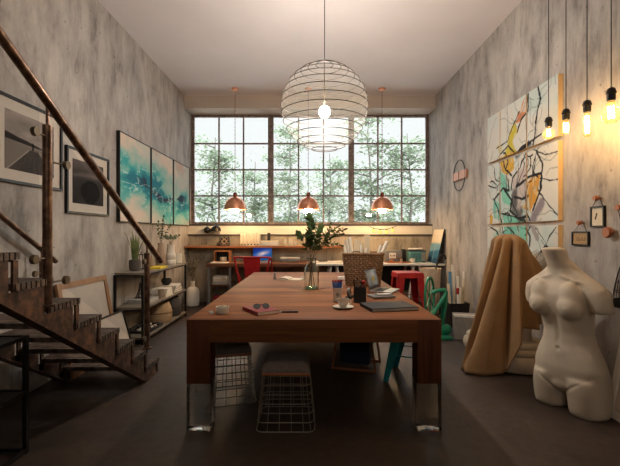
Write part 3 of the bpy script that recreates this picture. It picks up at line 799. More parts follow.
# floor vase in the left corner
fv = Vector((-2.15, 7.32, 0))
solo('floor_vase', MB().lathe(vessel([(.10, 0), (.12, .015), (.125, .1), (.122, .26), (.10, .315), (.05, .345), (.042, .37), (.04, .43), (.046, .45)])), m_ceram, 'tall white bottle vase standing on floor in left corner', 'vase', fv)
def twig(a, h, s): return ([(0, 0, 0), (.0, .0, .42), (s*math.cos(a)*.5, s*math.sin(a)*.5, .42+h*.6), (s*math.cos(a), s*math.sin(a), .42+h)], 30, .42)
sprig('dried_branch', 'thin dried brown branches in the white floor vase', 'plant', fv+Vector((0, 0, .02)), [twig(.3, .42, .1), twig(3.3, .48, .13), twig(1.6, .36, .07), twig(4.4, .52, .12), twig(5.4, .40, .17)], M('dry_leaf', (104, 92, 62), .8, var=.2), .075, .022, 14)

# ------------------------------------------------------------------ back wall: shelf, desks
DZ = .80; DYF, DYB = 6.95, 7.66
wsf = solo('wall_shelf', MB().bb(-W+.003, .67, 7.42, YB-.001, 1.055, 1.087), m_owood, 'long wooden wall shelf below the window above the left desk', 'shelf', (0, 0, 0), smooth=False)
SZ = 1.0875
d1 = thing('left_desk', 'brown wooden desk on grey metal legs under the wall shelf', 'desk', (0, 0, 0))
d1.name = 'wooden_desk'
part('desktop', MB().bb(-1.81, .0, DYF, DYB, DZ-.06, DZ, bevel=.003), m_dwood, d1)
for x in (-1.77, -1.40, -.06):
    for y in (DYF+.05, DYB-.05): part('leg', MB().bb(x-.018, x+.018, y-.018, y+.018, 0, DZ-.061), m_grey, d1, smooth=False)
part('under_shelf', MB().bb(-1.75, -1.42, DYF+.05, DYB-.05, .40, .424), m_dwood, d1, smooth=False)
part('under_shelf', MB().bb(-1.75, -1.42, DYF+.05, DYB-.05, .12, .144), m_dwood, d1, smooth=False)
z = .4245
for i, (h, c, lab) in enumerate([(.05, m_lgrey, 'grey ledger at bottom of pile under left desk'), (.045, m_paper2, 'cream ledger in middle of pile under left desk'), (.04, m_paper, 'white ledger on top of pile under left desk')]):
    book(lab, (-1.585, 7.2, z), PI/2+.04*i, .26, .27, h, c, 'ledgers under the left desk', 'ledger'); z += h+.0005
book('dark red box file on lowest shelf under left desk', (-1.585, 7.2, .1445), PI/2, .24, .27, .06, m_redb, None, 'box_file')
d2 = thing('white_desk', 'white desk on splayed white legs at right below window', 'desk', (0, 0, 0))
part('desktop', MB().bb(.10, 2.33, DYF-.05, DYB, DZ-.035, DZ, bevel=.003), m_white, d2)
for x in (.42, 1.86):
    for s in (-1, 1):
        for y in (DYF+.03, DYB-.1):
            part('leg', MB().tube([(x+s*.05, y, DZ-.036), (x+s*.17, y, .0)], [.022, .016], 8), m_white, d2)
part('dark_sheet', MB().bb(.36, 1.94, DYB-.06, DYB-.045, .25, DZ-.036), m_blackp, d2, 'dark sheet under the desktop', smooth=False)  # thin dark sheet across the rear under the desktop

# things on the wall shelf
lb = thing('lattice_box', 'dark square box with round lattice front on wall shelf', 'box', P(224.5, 245, 7.55)*Vector((1, 1, 0)).x if False else (-1.61, 7.54, SZ))
part('body', MB().bb(-.085, .085, -.03, .06, 0, .17).bb(-.0851, .0851, -.031, -.03, 0, .17), m_blackp, lb, smooth=False)
mb = MB()
for ix in range(2):
    for iz in range(2):
        cx, cz = -.04+.08*ix, .045+.08*iz
        mb.tube([(cx+.032*math.cos(a), -.034, cz+.032*math.sin(a)) for a in np.linspace(0, 2*PI, 17)[:-1]], .005, 6, closed=True)
mb.tube([(.045*math.cos(a), -.034, .085+.045*math.sin(a)) for a in np.linspace(0, 2*PI, 17)[:-1]], .005, 6, closed=True)
part('lattice', mb, m_tan, lb, 'tan ring lattice')
x = -1.30
fold_labels = ['leftmost white upright binder on wall shelf', 'second white upright binder from left on wall shelf', 'third white upright binder from left on wall shelf', 'fourth white upright binder from left on wall shelf', 'fifth white upright binder from left on wall shelf', 'rightmost white upright binder on wall shelf']
rd = random.Random(3)
for i in range(6):
    wd = .056; hh = .225+.035*rd.random()
    b = thing('binder', fold_labels[i], 'binder', (x+wd/2, 7.54, SZ), 0, 'white binders on the wall shelf')
    part('spine', MB().bb(-wd/2+.001, wd/2-.001, -.09, .09, 0, hh, bevel=.004), m_paper2, b)
    part('finger_hole', MB().cyl((0, -.0915, .03), (0, -.089, .03), .012, seg=14), m_blackp, b, 'dark finger hole')
    x += wd+.0045
pr = thing('file_box', 'low pale grey box with paper stack on wall shelf', 'box', (-.755, 7.54, SZ))
part('body', MB().bb(-.17, .17, -.09, .1, 0, .075, bevel=.006), m_lgrey, pr)
part('lid', MB().bb(-.175, .165, -.093, .1, .0755, .1, bevel=.008), m_paper2, pr)
solo('small_speaker', MB().bb(-.028, .028, -.028, .028, 0, .145, bevel=.004), m_blackp, 'small dark brown speaker standing on the pale grey box', 'speaker', (-.775, 7.54, SZ+.1005))
for i, (x, r, h, lab) in enumerate([(-.47, .034, .12, 'left clear glass jar on wall shelf'), (-.385, .036, .13, 'middle clear glass jar on wall shelf'), (-.29, .034, .09, 'short right clear glass jar on wall shelf')]):
    o = solo('glass_jar', MB().lathe([(r, 0), (r, h), (r-.004, h), (r-.004, .006)], 20), m_jar, lab, 'jar', (x, 7.52, SZ), 0, 'glass jars on the wall shelf')
for xx, lab in ((.02, 'short cream candle at left of pair on right end of wall shelf'), (.12, 'taller cream candle at right of pair on wall shelf')):
    solo('candle', MB().cyl((0, 0, 0), (0, 0, .07+.3*max(0, xx-.02)), .03).cyl((0, 0, .069), (0, 0, .112 if xx > .1 else .082), .002, seg=6), m_paper2, lab, 'candle', (xx, 7.54, SZ), 0, 'candles on the wall shelf')
# wall lamp with cord
wl = thing('wall_lamp', 'black gooseneck wall lamp with two bell heads below window at left', 'lamp', (-1.95, YB-.0225, 1.385))
part('wall_plate', MB().cyl((0, 0, 0), (0, -.03, 0), .05, seg=20), m_black, wl)
part('ball', MB().ball((0, -.07, 0), .062), m_black, wl)
part('arm', MB().tube([(.0, -.08, .05)]+[(.085-.085*math.cos(a), -.10, .06+.25*math.sin(a)) for a in np.linspace(.1, PI*.93, 14)], .006, 8), m_black, wl)
part('shade', MB().lathe([(.02, .085), (.05, .07), (.085, .03), (.098, -.03), (.092, -.03), (.08, .025), (.045, .062), (.015, .075)], 24, c=(.172, -.10, .01), cap0=True, cap1=True), m_black, wl)
cd = part('cord', MB().tube([(-.01, -.045, -.05), (-.02, -.045, -.18), (-.02, -.045, -.47)], .003, 6), m_grey, wl)
part('switch', MB().box((-.02, -.045, -.25), (.016, .012, .04), bevel=.003), m_black, cd)
# fairy lights
fs = thing('string_lights', 'string of small yellow bulbs hung on cream board right of basket', 'string lights', (1.38, YB-.024, 1.44))
xs = np.linspace(-.25, .27, 12)
part('wire', MB().tube([(x, -.008, .02-.06*(1-(x/.26)**2)) for x in xs], .004, 6), m_black, fs)
for x in (-.16, -.04, .085, .2):
    z = .02-.06*(1-(x/.26)**2)
    b = part('socket', MB().cyl((x, -.01, z-.022), (x, -.01, z), .010, seg=10), m_black, fs)
    part('bulb', MB().lathe([(.012, 0), (.028, -.02), (.03, -.035), (.02, -.055), (.004, -.06)], 14, c=(x, -.01, z-.022)), m_fairy, b)

# left desk items
rb = thing('wooden_radio_box', 'open-fronted wooden box with dark interior on left end of desk', 'box', (-1.60, 7.35, DZ))
rb.name = 'wooden_box'
part('case', MB().bb(-.14, .14, -.1, .1, 0, .014).bb(-.14, .14, -.1, .1, .19, .204).bb(-.14, -.126, -.1, .1, .014, .19).bb(.126, .14, -.1, .1, .014, .19).bb(-.126, .126, .086, .1, .014, .19), m_owood, rb, smooth=False)
part('back', MB().bb(-.126, .126, .06, .085, .014, .19), m_blackp, rb, smooth=False)
solo('cream_cup', MB().lathe(vessel([(.05, 0), (.065, .03), (.06, .075)])), m_paper2, 'cream pot inside the wooden box on left desk', 'pot', (-1.585, 7.32, DZ+.0145))
solo('paper_sheet', MB().bb(-.15, .15, -.09, .09, 0, .012), m_paper, 'white pad lying in front of the wooden box on left desk', 'notepad', (-1.60, 7.1, DZ), -.05, smooth=False)
def galaxy(S, T):
    c = np.stack([14+30*T, 50+50*(1-T)+20*S, 140+50*(1-T)], -1)
    n = fbm(S*6, T*5, 3); u = (S-.52)*.94+(T-.5)*.35; v = -(S-.52)*.42+(T-.5)*.9
    d = .62*np.sqrt((u/.33)**2+(v/.15)**2)+.4*(n-.5)
    c = mixn(c, (96, 130, 210), sst(1.5, .6, d)*.8); c = mixn(c, (226, 190, 196), sst(.9, .2, d)); c = mixn(c, (255, 240, 226), sst(.4, .05, d))
    return c
def EMITPAINT(name, s):
    m, t, out = nt(name); a = N(t, 'ShaderNodeAttribute'); a.attribute_name = 'paint'
    e = N(t, 'ShaderNodeEmission'); t.links.new(a.outputs['Color'], e.inputs[0]); e.inputs[1].default_value = s
    t.links.new(e.outputs[0], out.inputs[0]); return m
def laptop(lab, loc, rz, wx, dy, fn, sem, tilt=12):
    t = thing('laptop', lab, 'laptop', loc, rz)
    b = part('base', MB().bb(-wx/2, wx/2, -dy, 0, 0, .014, bevel=.004), m_alu, t)
    part('keyboard', MB().bb(-wx*.42, wx*.42, -dy*.58, -dy*.12, .0142, .0155), m_blackp, b, smooth=False)
    part('touchpad', MB().bb(-wx*.16, wx*.16, -dy*.94, -dy*.64, .0142, .015), m_lgrey, b, smooth=False)
    a = R(tilt); hs = dy*.95
    rot = Matrix.Rotation(-a, 3, 'X')
    l = MB().box(Vector((0, .004, .016))+rot @ Vector((0, 0, hs/2)), (wx, .008, hs), rot, bevel=.003)
    ld = part('lid', l, m_alu, t)
    o = Vector((0, .004, .016))+rot @ Vector((-wx/2+.008, -.0052, .012)); u = Vector((wx-.016, 0, 0)); v = rot @ Vector((0, 0, hs-.02))
    part('bezel', MB().poly([o+rot @ Vector((-.006, .0006, -.006)), o+u+rot @ Vector((.006, .0006, -.006)), o+u+v+rot @ Vector((.006, .0006, .006)), o+v+rot @ Vector((-.006, .0006, .006))]), m_black, ld, smooth=False)
    painted('screen', ld, o, u, v, 48, 32, fn, sem)
    return t
laptop('open laptop showing blue swirling wallpaper on the left desk', (-.885, 7.42, DZ+.0005), 0, .36, .27, galaxy, EMITPAINT('screen_blue', .55))
pr2 = thing('scanner', 'flat grey scanner at right part of the wooden desk', 'scanner', (-.365, 7.3, DZ))
part('body', MB().bb(-.175, .175, -.12, .12, .006, .06, bevel=.01), m_grey, pr2); part('lid', MB().bb(-.175, .175, -.12, .12, .0605, .085, bevel=.01), m_lgrey, pr2)
for s in (-1, 1): part('foot', MB().bb(s*.14-.015, s*.14+.015, -.1, .1, 0, .006), m_black, pr2, smooth=False)
# white desk papers
pile = [(.17, 7.2, .1, 'stack of white sheets on left end of white desk'), (.44, 7.25, -.25, 'loose white sheets left of the centre of white desk')]
for x, y, a, lab in pile:
    solo('paper_stack', MB().bb(-.13, .13, -.1, .1, 0, .012).box((.02, .01, .016), (.24, .18, .007), Matrix.Rotation(.2, 3, 'Z')), m_paper, lab, 'papers', (x, y, DZ), a, smooth=False)
solo('dark_folder', MB().bb(-.07, .07, -.06, .06, 0, .012, bevel=.003), m_blackp, 'small dark folder lying on left sheets of white desk', 'folder', (.23, 7.2, DZ+.02), .3)
wt_ = thing('wooden_tray', 'thin wooden tray with radio and small things on white desk', 'tray', (1.56, 7.13, DZ))
part('board', MB().bb(-.2, .22, -.12, .25, 0, .012), m_owood, wt_, smooth=False)
ra = thing('retro_radio', 'dark grey box radio with white card on white desk', 'radio', (1.50, 7.30, DZ+.0125))
part('case', MB().bb(-.13, .17, -.07, .07, 0, .20, bevel=.012), m_grey, ra)
part('card', MB().bb(-.07, .05, -.078, -.071, .06, .16), m_paper, ra, 'white card on the front', smooth=False)
mbk = MB()
for q in (-.045, -.02, .005, .025): mbk.bb(q-.006, q+.006, -.0795, -.0782, .095, .095+.03*abs(math.sin(q*90)+.3))
part('drawing', mbk, m_black, ra, smooth=False)
for s in (.09, .13): part('knob', MB().cyl((s, -.071, .06), (s, -.085, .06), .014, seg=14), m_brass, ra)
solo('orange_pot', MB().cyl((0, 0, 0), (0, 0, .035), .028), M('orange_clay', (210, 120, 50), .5), 'tiny orange dish in front of the dark radio on tray', 'dish', (1.45, 7.12, DZ+.0125))
solo('small_jar', MB().lathe(vessel([(.022, 0), (.024, .05), (.018, .06)], .003), 16), m_tan, 'tiny tan jar at right on the wooden tray', 'jar', (1.62, 7.1, DZ+.0125))
solo('black_speaker_box', MB().bb(-.035, .035, -.06, .08, 0, .23, bevel=.006), m_blackp, 'narrow black box between the dark radio and teal toaster', 'box', (1.735, 7.42, DZ)).name = 'narrow_box'
te = thing('teal_toaster', 'teal box oven with dark trim on white desk', 'oven', (1.93, 7.28, DZ))
part('body', MB().bb(-.15, .155, -.1, .12, .012, .20, bevel=.014), M('teal_enamel', (86, 140, 138), .4), te)
part('door', MB().bb(-.13, .06, -.108, -.1005, .04, .17, bevel=.003), M('teal_door', (64, 112, 112), .3), te)
part('front_plate', MB().bb(.075, .14, -.106, -.1005, .03, .18), m_steel, te, smooth=False)
part('top_trim', MB().bb(-.155, .16, -.1, .12, .2005, .215, bevel=.004), m_blackp, te)
for s in (-1, 1): part('foot', MB().bb(s*.12-.02, s*.12+.02, -.09, .1, 0, .012), m_black, te, smooth=False)
solo('paper_roll', MB().cyl((-.13, 0, .022), (.12, 0, .022), .022), m_paper, 'white paper roll lying on top of teal oven', 'paper roll', (1.92, 7.28, DZ+.2155))
def mug(lab, loc, r, h, mat, rz=0, name='mug'):
    t = thing(name, lab, 'cup', loc, rz)
    part('body', MB().lathe(vessel([(r*.7, 0), (r*.85, h*.1), (r, h*.55), (r, h)], .004), 24), mat, t)
    part('handle', MB().tube([(r*.95+.45*r*math.sin(a), 0, h*.52+h*.27*math.cos(a)) for a in np.linspace(.1, PI-.1, 9)], .005, 6), mat, t)
    return t
mug('white mug on white desk in front of the teal oven', (1.815, 7.06, DZ), .042, .085, m_ceram, PI)
# blue painting leaning on right wall
bp = thing('blue_canvas', 'blue and cream striped canvas leaning on right wall atop white desk', 'painting', (2.175, 7.16, DZ))
a = math.atan2(.135, .60); bp.rotation_euler = (0, a, 0)
part('stretcher', MB().bb(.001, .025, -.27, .27, 0, .61), m_blackp, bp, smooth=False)
def blues(S, T):
    n = fbm(S*4, T*9, 2); c = np.full(S.shape+(3,), 0.)+np.array([226, 208, 180])
    c = mixn(c, (120, 160, 178), sst(.62, .54, T+.04*(n-.5))); c = mixn(c, (56, 108, 138), sst(.36, .30, T+.08*(n-.5)-.08*S)); c = mixn(c, (40, 78, 108), sst(.18, .12, T+.15*(n-.5)))
    return mixn(c, (206, 214, 214), sst(.03, .01, np.abs(S-.5+.1*(n-.5)))*.6)
painted('canvas', bp, (0, .27, 0), (0, -.54, 0), (0, 0, .61), 40, 44, blues)

# ------------------------------------------------------------------ seating
def red_chair():
    t = thing('red_metal_chair', 'red metal chair pulled up to the wooden desk with wide back rail', 'chair', (-.93, 6.62, 0), 0)
    yb = -.22
    part('seat', MB().box((0, 0, .45), (.40, .40, .02), bevel=.008), m_red, t)
    part('back_rail', MB().tube([(-.30, yb+.12, .90), (-.29, yb+.02, .935), (-.2, yb-.01, .94), (0, yb-.02, .942), (.2, yb-.01, .94), (.29, yb+.02, .935), (.30, yb+.12, .90)], .016, 10), m_red, t)
    part('splat', MB().slab([(-.09, yb+.02, .46), (.10, yb+.02, .46), (.14, yb-.012, .935), (-.14, yb-.012, .935)], (0, .006, 0)), m_red, t, smooth=False)
    for s in (-1, 1):
        part('back_post', MB().tube([(s*.19, yb+.04, .44), (s*.28, yb+.01, .93)], .016, 8), m_red, t)
        part('leg', MB().tube([(s*.18, -.17, .44), (s*.23, -.24, 0)], [.02, .013], 8), m_red, t)
        part('leg', MB().tube([(s*.18, .17, .44), (s*.23, .22, 0)], [.02, .013], 8), m_red, t)
        part('armrest', MB().tube([(s*.30, yb+.12, .90), (s*.30, .05, .70), (s*.2, .17, .46)], .012, 8), m_red, t)
red_chair()
def metal_stool(lab, mat, loc, rz, h, top, base, name='metal_stool'):
    t = thing(name, lab, 'stool', loc, rz)
    part('seat', MB().box((0, 0, h-.018), (2*top, 2*top, .036), bevel=.016, seg=3), mat, t)
    part('grip_hole', MB().box((0, 0, h+.0004), (.11, .035, .001), bevel=0), m_black, t, 'dark grip slot', smooth=False)
    for sx in (-1, 1):
        for sy in (-1, 1):
            mb = MB(); n = 2
            A = Vector((sx*(top-.025), sy*(top-.025), h-.03)); B = Vector((sx*base, sy*base, 0))
            mb.slab([A+Vector((-sx*.085, sy*.018, 0)), A+Vector((sx*.018, sy*.018, 0)), B+Vector((sx*.0, sy*.0, 0)), B+Vector((-sx*.045, 0, 0))], (0, -sy*.006, 0))
            mb.slab([A+Vector((sx*.018, -sy*.085, 0)), A+Vector((sx*.018, sy*.018, 0)), B, B+Vector((0, -sy*.045, 0))], (-sx*.006, 0, 0))
            part('leg', mb, mat, t, smooth=False)
    sk = MB()
    for a_ in range(4):
        Mr = Matrix.Rotation(a_*PI/2, 4, 'Z')
        vv = [Mr @ Vector(p) for p in ((-top+.01, -top-.002, h-.025), (top-.01, -top-.002, h-.025), (top-.0, -top-.010, h-.075), (-top+.0, -top-.010, h-.075))]
        sk.slab(vv, Mr @ Vector((0, .004, 0)))
    part('skirt', sk, mat, t, smooth=False)
    mb = MB(); q = top+(base-top)*.45
    mb2 = MB()
    for (a, b) in (((-1, -1), (1, -1)), ((1, -1), (1, 1)), ((1, 1), (-1, 1)), ((-1, 1), (-1, -1))):
        mb2.tube([(a[0]*(q-.01), a[1]*(q-.01), h*.5), (b[0]*(q-.01), b[1]*(q-.01), h*.5)], .006, 6)
    part('brace', mb2, mat, t)
    return t
metal_stool('tall red metal stool behind the right side of work table', m_red, (1.46, 6.0, 0), .05, .75, .19, .245)
metal_stool('teal metal stool tucked under right side of work table', m_teal, (.94, 3.70, 0), R(-24), .46, .155, .215)
def sqring(hw, hd, r, z):
    pts = []
    for cx, cy, a0 in ((hw-r, hd-r, 0), (-hw+r, hd-r, PI/2), (-hw+r, -hd+r, PI), (hw-r, -hd+r, 1.5*PI)):
        for k in range(5): a = a0+PI/2*k/4; pts.append((cx+r*math.cos(a), cy+r*math.sin(a), z))
    return pts
def wire_stool(lab, loc, rz):
    t = thing('wire_stool', lab, 'stool', loc, rz, 'wire cage stools under the table')
    Hh = .365
    hw = lambda z: .197-(.197-.160)*z/Hh
    def cushion():
        mb = MB(); n = 22
        grid = {}
        for i in range(n+1):
            for j in range(n+1):
                u, v = -1+2*i/n, -1+2*j/n
                x, y = .163*u, .163*v; e = max(abs(u), abs(v))
                zz = .075*(1-e**6*.55)
                tuft = sum(math.exp(-((u-a)**2+(v-b)**2)/.03) for a in (-.5, .0, .5) for b in (-.5, 0, .5))*.011
                grid[i, j] = mb.bm.verts.new((x*(1-.02*(e > .95)), y*(1-.02*(e > .95)), zz-tuft))
        for i in range(n):
            for j in range(n): mb.bm.faces.new((grid[i, j], grid[i+1, j], grid[i+1, j+1], grid[i, j+1]))
        rim = [grid[i, 0] for i in range(n+1)]+[grid[n, j] for j in range(1, n+1)]+[grid[i, n] for i in range(n-1, -1, -1)]+[grid[0, j] for j in range(n-1, 0, -1)]
        low = [mb.bm.verts.new((v.co.x*1.01, v.co.y*1.01, 0)) for v in rim]
        for k in range(len(rim)): mb.bm.faces.new((rim[k], low[k], low[(k+1) % len(rim)], rim[(k+1) % len(rim)]))
        mb.bm.faces.new(low)
        return mb
    c = part('cushion', cushion(), m_greyf, t, angle=70); c.location = (0, 0, Hh+.0205)
    part('seat_board', MB().box((0, 0, Hh+.01), (.325, .325, .02), bevel=.004), m_owood, t)
    for k in range(6):
        z = .004+(Hh-.008)*k/6.0; h = hw(z)
        part('ring', MB().tube(sqring(h, h, .045, z), .0035 if k else .004, 6, closed=True), m_wire, t)
    for s in range(4):
        Mx = Matrix.Rotation(s*PI/2, 3, 'Z')
        for q in (-.62, -.21, .21, .62, .86):
            a = Mx @ Vector((q*hw(0), -hw(0)+(.004 if q > .8 else 0), .004)); b = Mx @ Vector((q*hw(Hh), -hw(Hh)+(.004 if q > .8 else 0), Hh))
            part('rod', MB().tube([a, b], .0028, 5), m_wire, t)
    return t
s1 = wire_stool('grey cushioned wire cage stool at front centre under the work table', (-.165, 2.86, 0), 0)
dup(s1, (-.66, 3.27, 0), R(16), 'grey cushioned wire cage stool half hidden by left front table leg')
# navy hamper
hp = thing('fabric_hamper', 'navy fabric hamper on folding wooden frame under work table', 'hamper', (.47, 4.02, 0), R(-17))
part('bag', MB().box((0, 0, .26), (.30, .28, .42), bevel=.03), m_navy, hp)
for sy in (-1, 1):
    y = sy*.165
    part('frame_bar', MB().box((-.178, y, .24), (.02, .022, .50), Matrix.Rotation(R(8), 3, 'Y')), m_owood, hp, smooth=False)
    part('frame_bar', MB().box((.178, y, .24), (.02, .022, .50), Matrix.Rotation(R(-8), 3, 'Y')), m_owood, hp, smooth=False)
    part('foot_rail', MB().box((0, y+.0, .012), (.40, .02, .022)), m_owood, hp, smooth=False)
# green chair
gc = thing('green_metal_chair', 'glossy green metal chair with round spoked wheel beside right wall bins', 'chair', (1.56, 5.15, 0), 0)
wh = MB(); cx, cz, ry = -.02, .50, .26
nx = .35
part('wheel_rim', MB().tube([(cx+.10*math.sin(a), .14*math.sin(a), cz+ry*math.cos(a)) for a in np.linspace(0, 2*PI, 33)[:-1]], .016, 8, closed=True), m_green, gc)
for k in range(3):
    a = k*PI/3; part('spoke', MB().tube([(cx+.09*math.sin(a), .14*math.sin(a), cz+ry*math.cos(a)), (cx-.09*math.sin(a), -.14*math.sin(a), cz-ry*math.cos(a))], .007, 6), m_green, gc)
part('bent_tube', MB().tube([(0, -.03, .56), (.08, -.05, .60), (.16, -.05, .605), (.175, -.05, .58), (.15, -.06, .52), (.03, -.10, .36), (-.06, -.12, .22), (-.08, -.12, .03)], .026, 10), m_green, gc)
part('bent_tube', MB().tube([(.17, -.05, .58), (.16, -.04, .42), (.135, -.04, .24), (.12, -.03, .03)], [.03, .036, .032, .03], 10), m_green, gc)
part('base', MB().box((.03, -.06, .02), (.36, .3, .04), bevel=.012), m_green, gc)
part('foot_pad', MB().box((.17, -.03, .10), (.13, .12, .12), bevel=.03), m_green, gc)
# umbrella bin
ub = Vector((2.0, 6.62, 0))
solo('waste_bin', MB().lathe(vessel([(.12, 0), (.125, .01), (.165, .74), (.17, .75)], .006), 32), M('cream_plastic', (216, 198, 174), .5), 'tall cream tapered bin under right end of white desk', 'bin', ub)
um = thing('umbrella', 'folded black umbrella with hooked handle in the tall cream bin', 'umbrella', ub+Vector((.05, -.02, .02)))
part('canopy', MB().tube([(-.06, 0, 0), (-.02, 0, .4), (.02, 0, .70)], [.01, .03, .014], 10), m_black, um)
part('handle', MB().tube([(.02, 0, .70), (.06, 0, .84), (.085, 0, .91), (.12, 0, .945), (.16, 0, .945), (.185, 0, .92), (.19, 0, .88)], .016, 10), m_black, um)
# black bin of paper rolls
bb_ = Vector((2.09, 5.72, 0))
solo('roll_bin', MB().lathe(vessel([(.16, 0), (.165, .01), (.20, .34), (.203, .345)], .006), 4), m_blackp, 'short black bin holding paper rolls by right wall', 'bin', bb_, PI/4, angle=30)
def rollthing(lab, loc, top, r, mat, grp, extra=None):
    t = thing('paper_roll', lab, 'paper roll', loc, 0, grp)
    d = Vector(top).normalized()
    part('sheet', MB().tube([Vector((0, 0, 0)), Vector(top)], r, 14), mat, t)
    part('core', MB().tube([Vector(top)-d*.001, Vector(top)+d*.0012], r*.6, 12), m_grey, t)
    if extra: part('band', MB().tube([Vector(top)*.62, Vector(top)*.75], r+.001, 14), extra, t, 'red paper band')
    return t
m_blueroll = M('blue_paper', (92, 142, 178), .7)
rl = [(-.085, -.05, (-.05, -.01, .60), .022, m_paper2, 'short cream roll leaning left in the black bin', None), (-.05, .04, (-.03, .0, .76), .022, m_blueroll, 'blue paper roll in the black bin', None), (-.005, .06, (-.01, .02, .86), .024, m_paper, 'tallest white roll in the black bin beside the blue one', None),
      (.045, .04, (.0, .02, .70), .020, m_paper, 'white roll with red band in the black bin', m_red), (.02, -.06, (.02, -.02, .56), .023, m_paper2, 'short cream roll at front of the black bin', None), (.075, -.01, (.03, .0, .66), .022, m_paper2, 'cream roll right of the red banded one in black bin', None), (.095, .06, (.055, .02, .76), .022, m_paper, 'white roll leaning right against wall in the black bin', None)]
for x, y, top, r, mt, lab, ex in rl: rollthing(lab, bb_+Vector((x, y, .012)), top, r, mt, 'paper rolls in the black bin', ex)
gb = thing('storage_box', 'flat grey cardboard box on floor by the black bin', 'box', (2.085, 5.10, 0), R(-14))
m_gbox = M('grey_card', (142, 136, 130), .8)
part('body', MB().bb(-.24, .2, -.15, .15, 0, .24), m_gbox, gb, smooth=False)
part('lid', MB().bb(-.245, .205, -.155, .155, .2405, .28), m_gbox, gb, smooth=False)
part('tape', MB().bb(-.246, .206, -.02, .02, .2802, .281), m_paper2, gb, 'pale tape strip', smooth=False)

# ------------------------------------------------------------------ things on the long table
ZTB = TZ+.0005
bw = thing('cream_tin', 'small round cream tin near left front corner of the work table', 'tin', (-.632, 2.89, ZTB))
part('bowl', MB().lathe(vessel([(.042, 0), (.047, .006), (.048, .045), (.046, .05)], .004)), m_ceram, bw)
part('wax', MB().cyl((0, 0, .005), (0, 0, .036), .042), m_paper2, bw)
part('wick', MB().cyl((.03, .01, .036), (.032, .012, .055), .004, seg=8), m_black, bw)
cl = thing('binder_clip', 'small silver clip left of the cream tin', 'clip', (-.71, 2.88, ZTB), .5)
part('jaw', MB().slab([(-.014, -.012, 0), (.014, -.012, 0), (.014, .0, .016), (-.014, .0, .016)], (0, .014, 0)), m_steel, cl, smooth=False)
part('wire_arm', MB().tube([(-.01, .0, .014), (-.014, .03, .012), (0, .042, .01), (.014, .03, .012), (.01, 0, .014)], .0018, 6), m_steel, cl)
rb_ = book('red hardback book lying near front of the work table', (-.365, 2.95, ZTB), R(32), .17, .27, .026, m_redb)
sg = thing('sunglasses', 'black sunglasses lying on the red book', 'sunglasses', (-.36, 2.955, ZTB+.0265), R(15))
for s in (-1, 1):
    part('lens', MB().lathe([(.001, .0), (.023, .0), (.023, .003), (.001, .004)], 18, c=(s*.032, -.01, .014), M=Matrix.Rotation(R(35), 3, 'X')), m_blackp, sg)
    part('rim', MB().tube([(s*.032+.024*math.cos(a), -.01+.019*math.sin(a), .016+.013*math.sin(a)) for a in np.linspace(0, 2*PI, 17)[:-1]], .003, 6, closed=True), m_black, sg)
    part('temple', MB().tube([(s*.057, -.008, .024), (s*.062, .05, .012), (s*.04, .10, .004)], .0035, 6), m_steel, sg)
part('bridge', MB().tube([(-.009, -.004, .022), (0, -.002, .026), (.009, -.004, .022)], .003, 6), m_black, sg)
pn = thing('pen', 'black pen with silver tip right of the red book', 'pen', (-.15, 2.91, ZTB+.006), R(4))
part('barrel', MB().cyl((-.055, 0, 0), (.065, 0, 0), .006, seg=12), m_black, pn); part('tip', MB().cyl((-.075, 0, 0), (-.055, 0, 0), .003, .006, 12), m_steel, pn)
part('clip', MB().box((.04, 0, .0065), (.04, .003, .002)), m_steel, pn, smooth=False)
lathe_thing('salt_shaker', 'small grey shaker near far end of the work table', 'shaker', (-.44, 5.0, ZTB), [(.018, 0), (.02, .01), (.014, .05), (.016, .07), (.01, .08)], m_grey, 16)
nb = thing('open_notebook', 'open cream notebook near far end of table left of glass vase', 'notebook', (-.24, 4.98, ZTB), R(-12))
part('page_block', MB().slab([(-.14, -.1, 0), (-.005, -.1, 0), (-.005, .1, 0), (-.14, .1, 0)], (0, 0, .018)), m_paper2, nb, smooth=False)
part('page_block', MB().slab([(.005, -.1, 0), (.14, -.1, 0), (.14, .1, 0), (.005, .1, 0)], (0, 0, .01)), m_paper2, nb, smooth=False)
part('curled_page', MB().slab([(-.14, -.1, .0185), (-.10, -.1, .03), (-.05, -.1, .03), (0, -.1, .019), (-.05, -.1, .0295), (-.1, -.1, .0295)], (0, .2, 0)), m_paper2, nb, smooth=False)
solo('eraser', MB().bb(-.03, .03, -.02, .02, 0, .018, bevel=.004), m_lgrey, 'white eraser block left behind the glass vase', 'eraser', (-.09, 5.1, ZTB), .2)
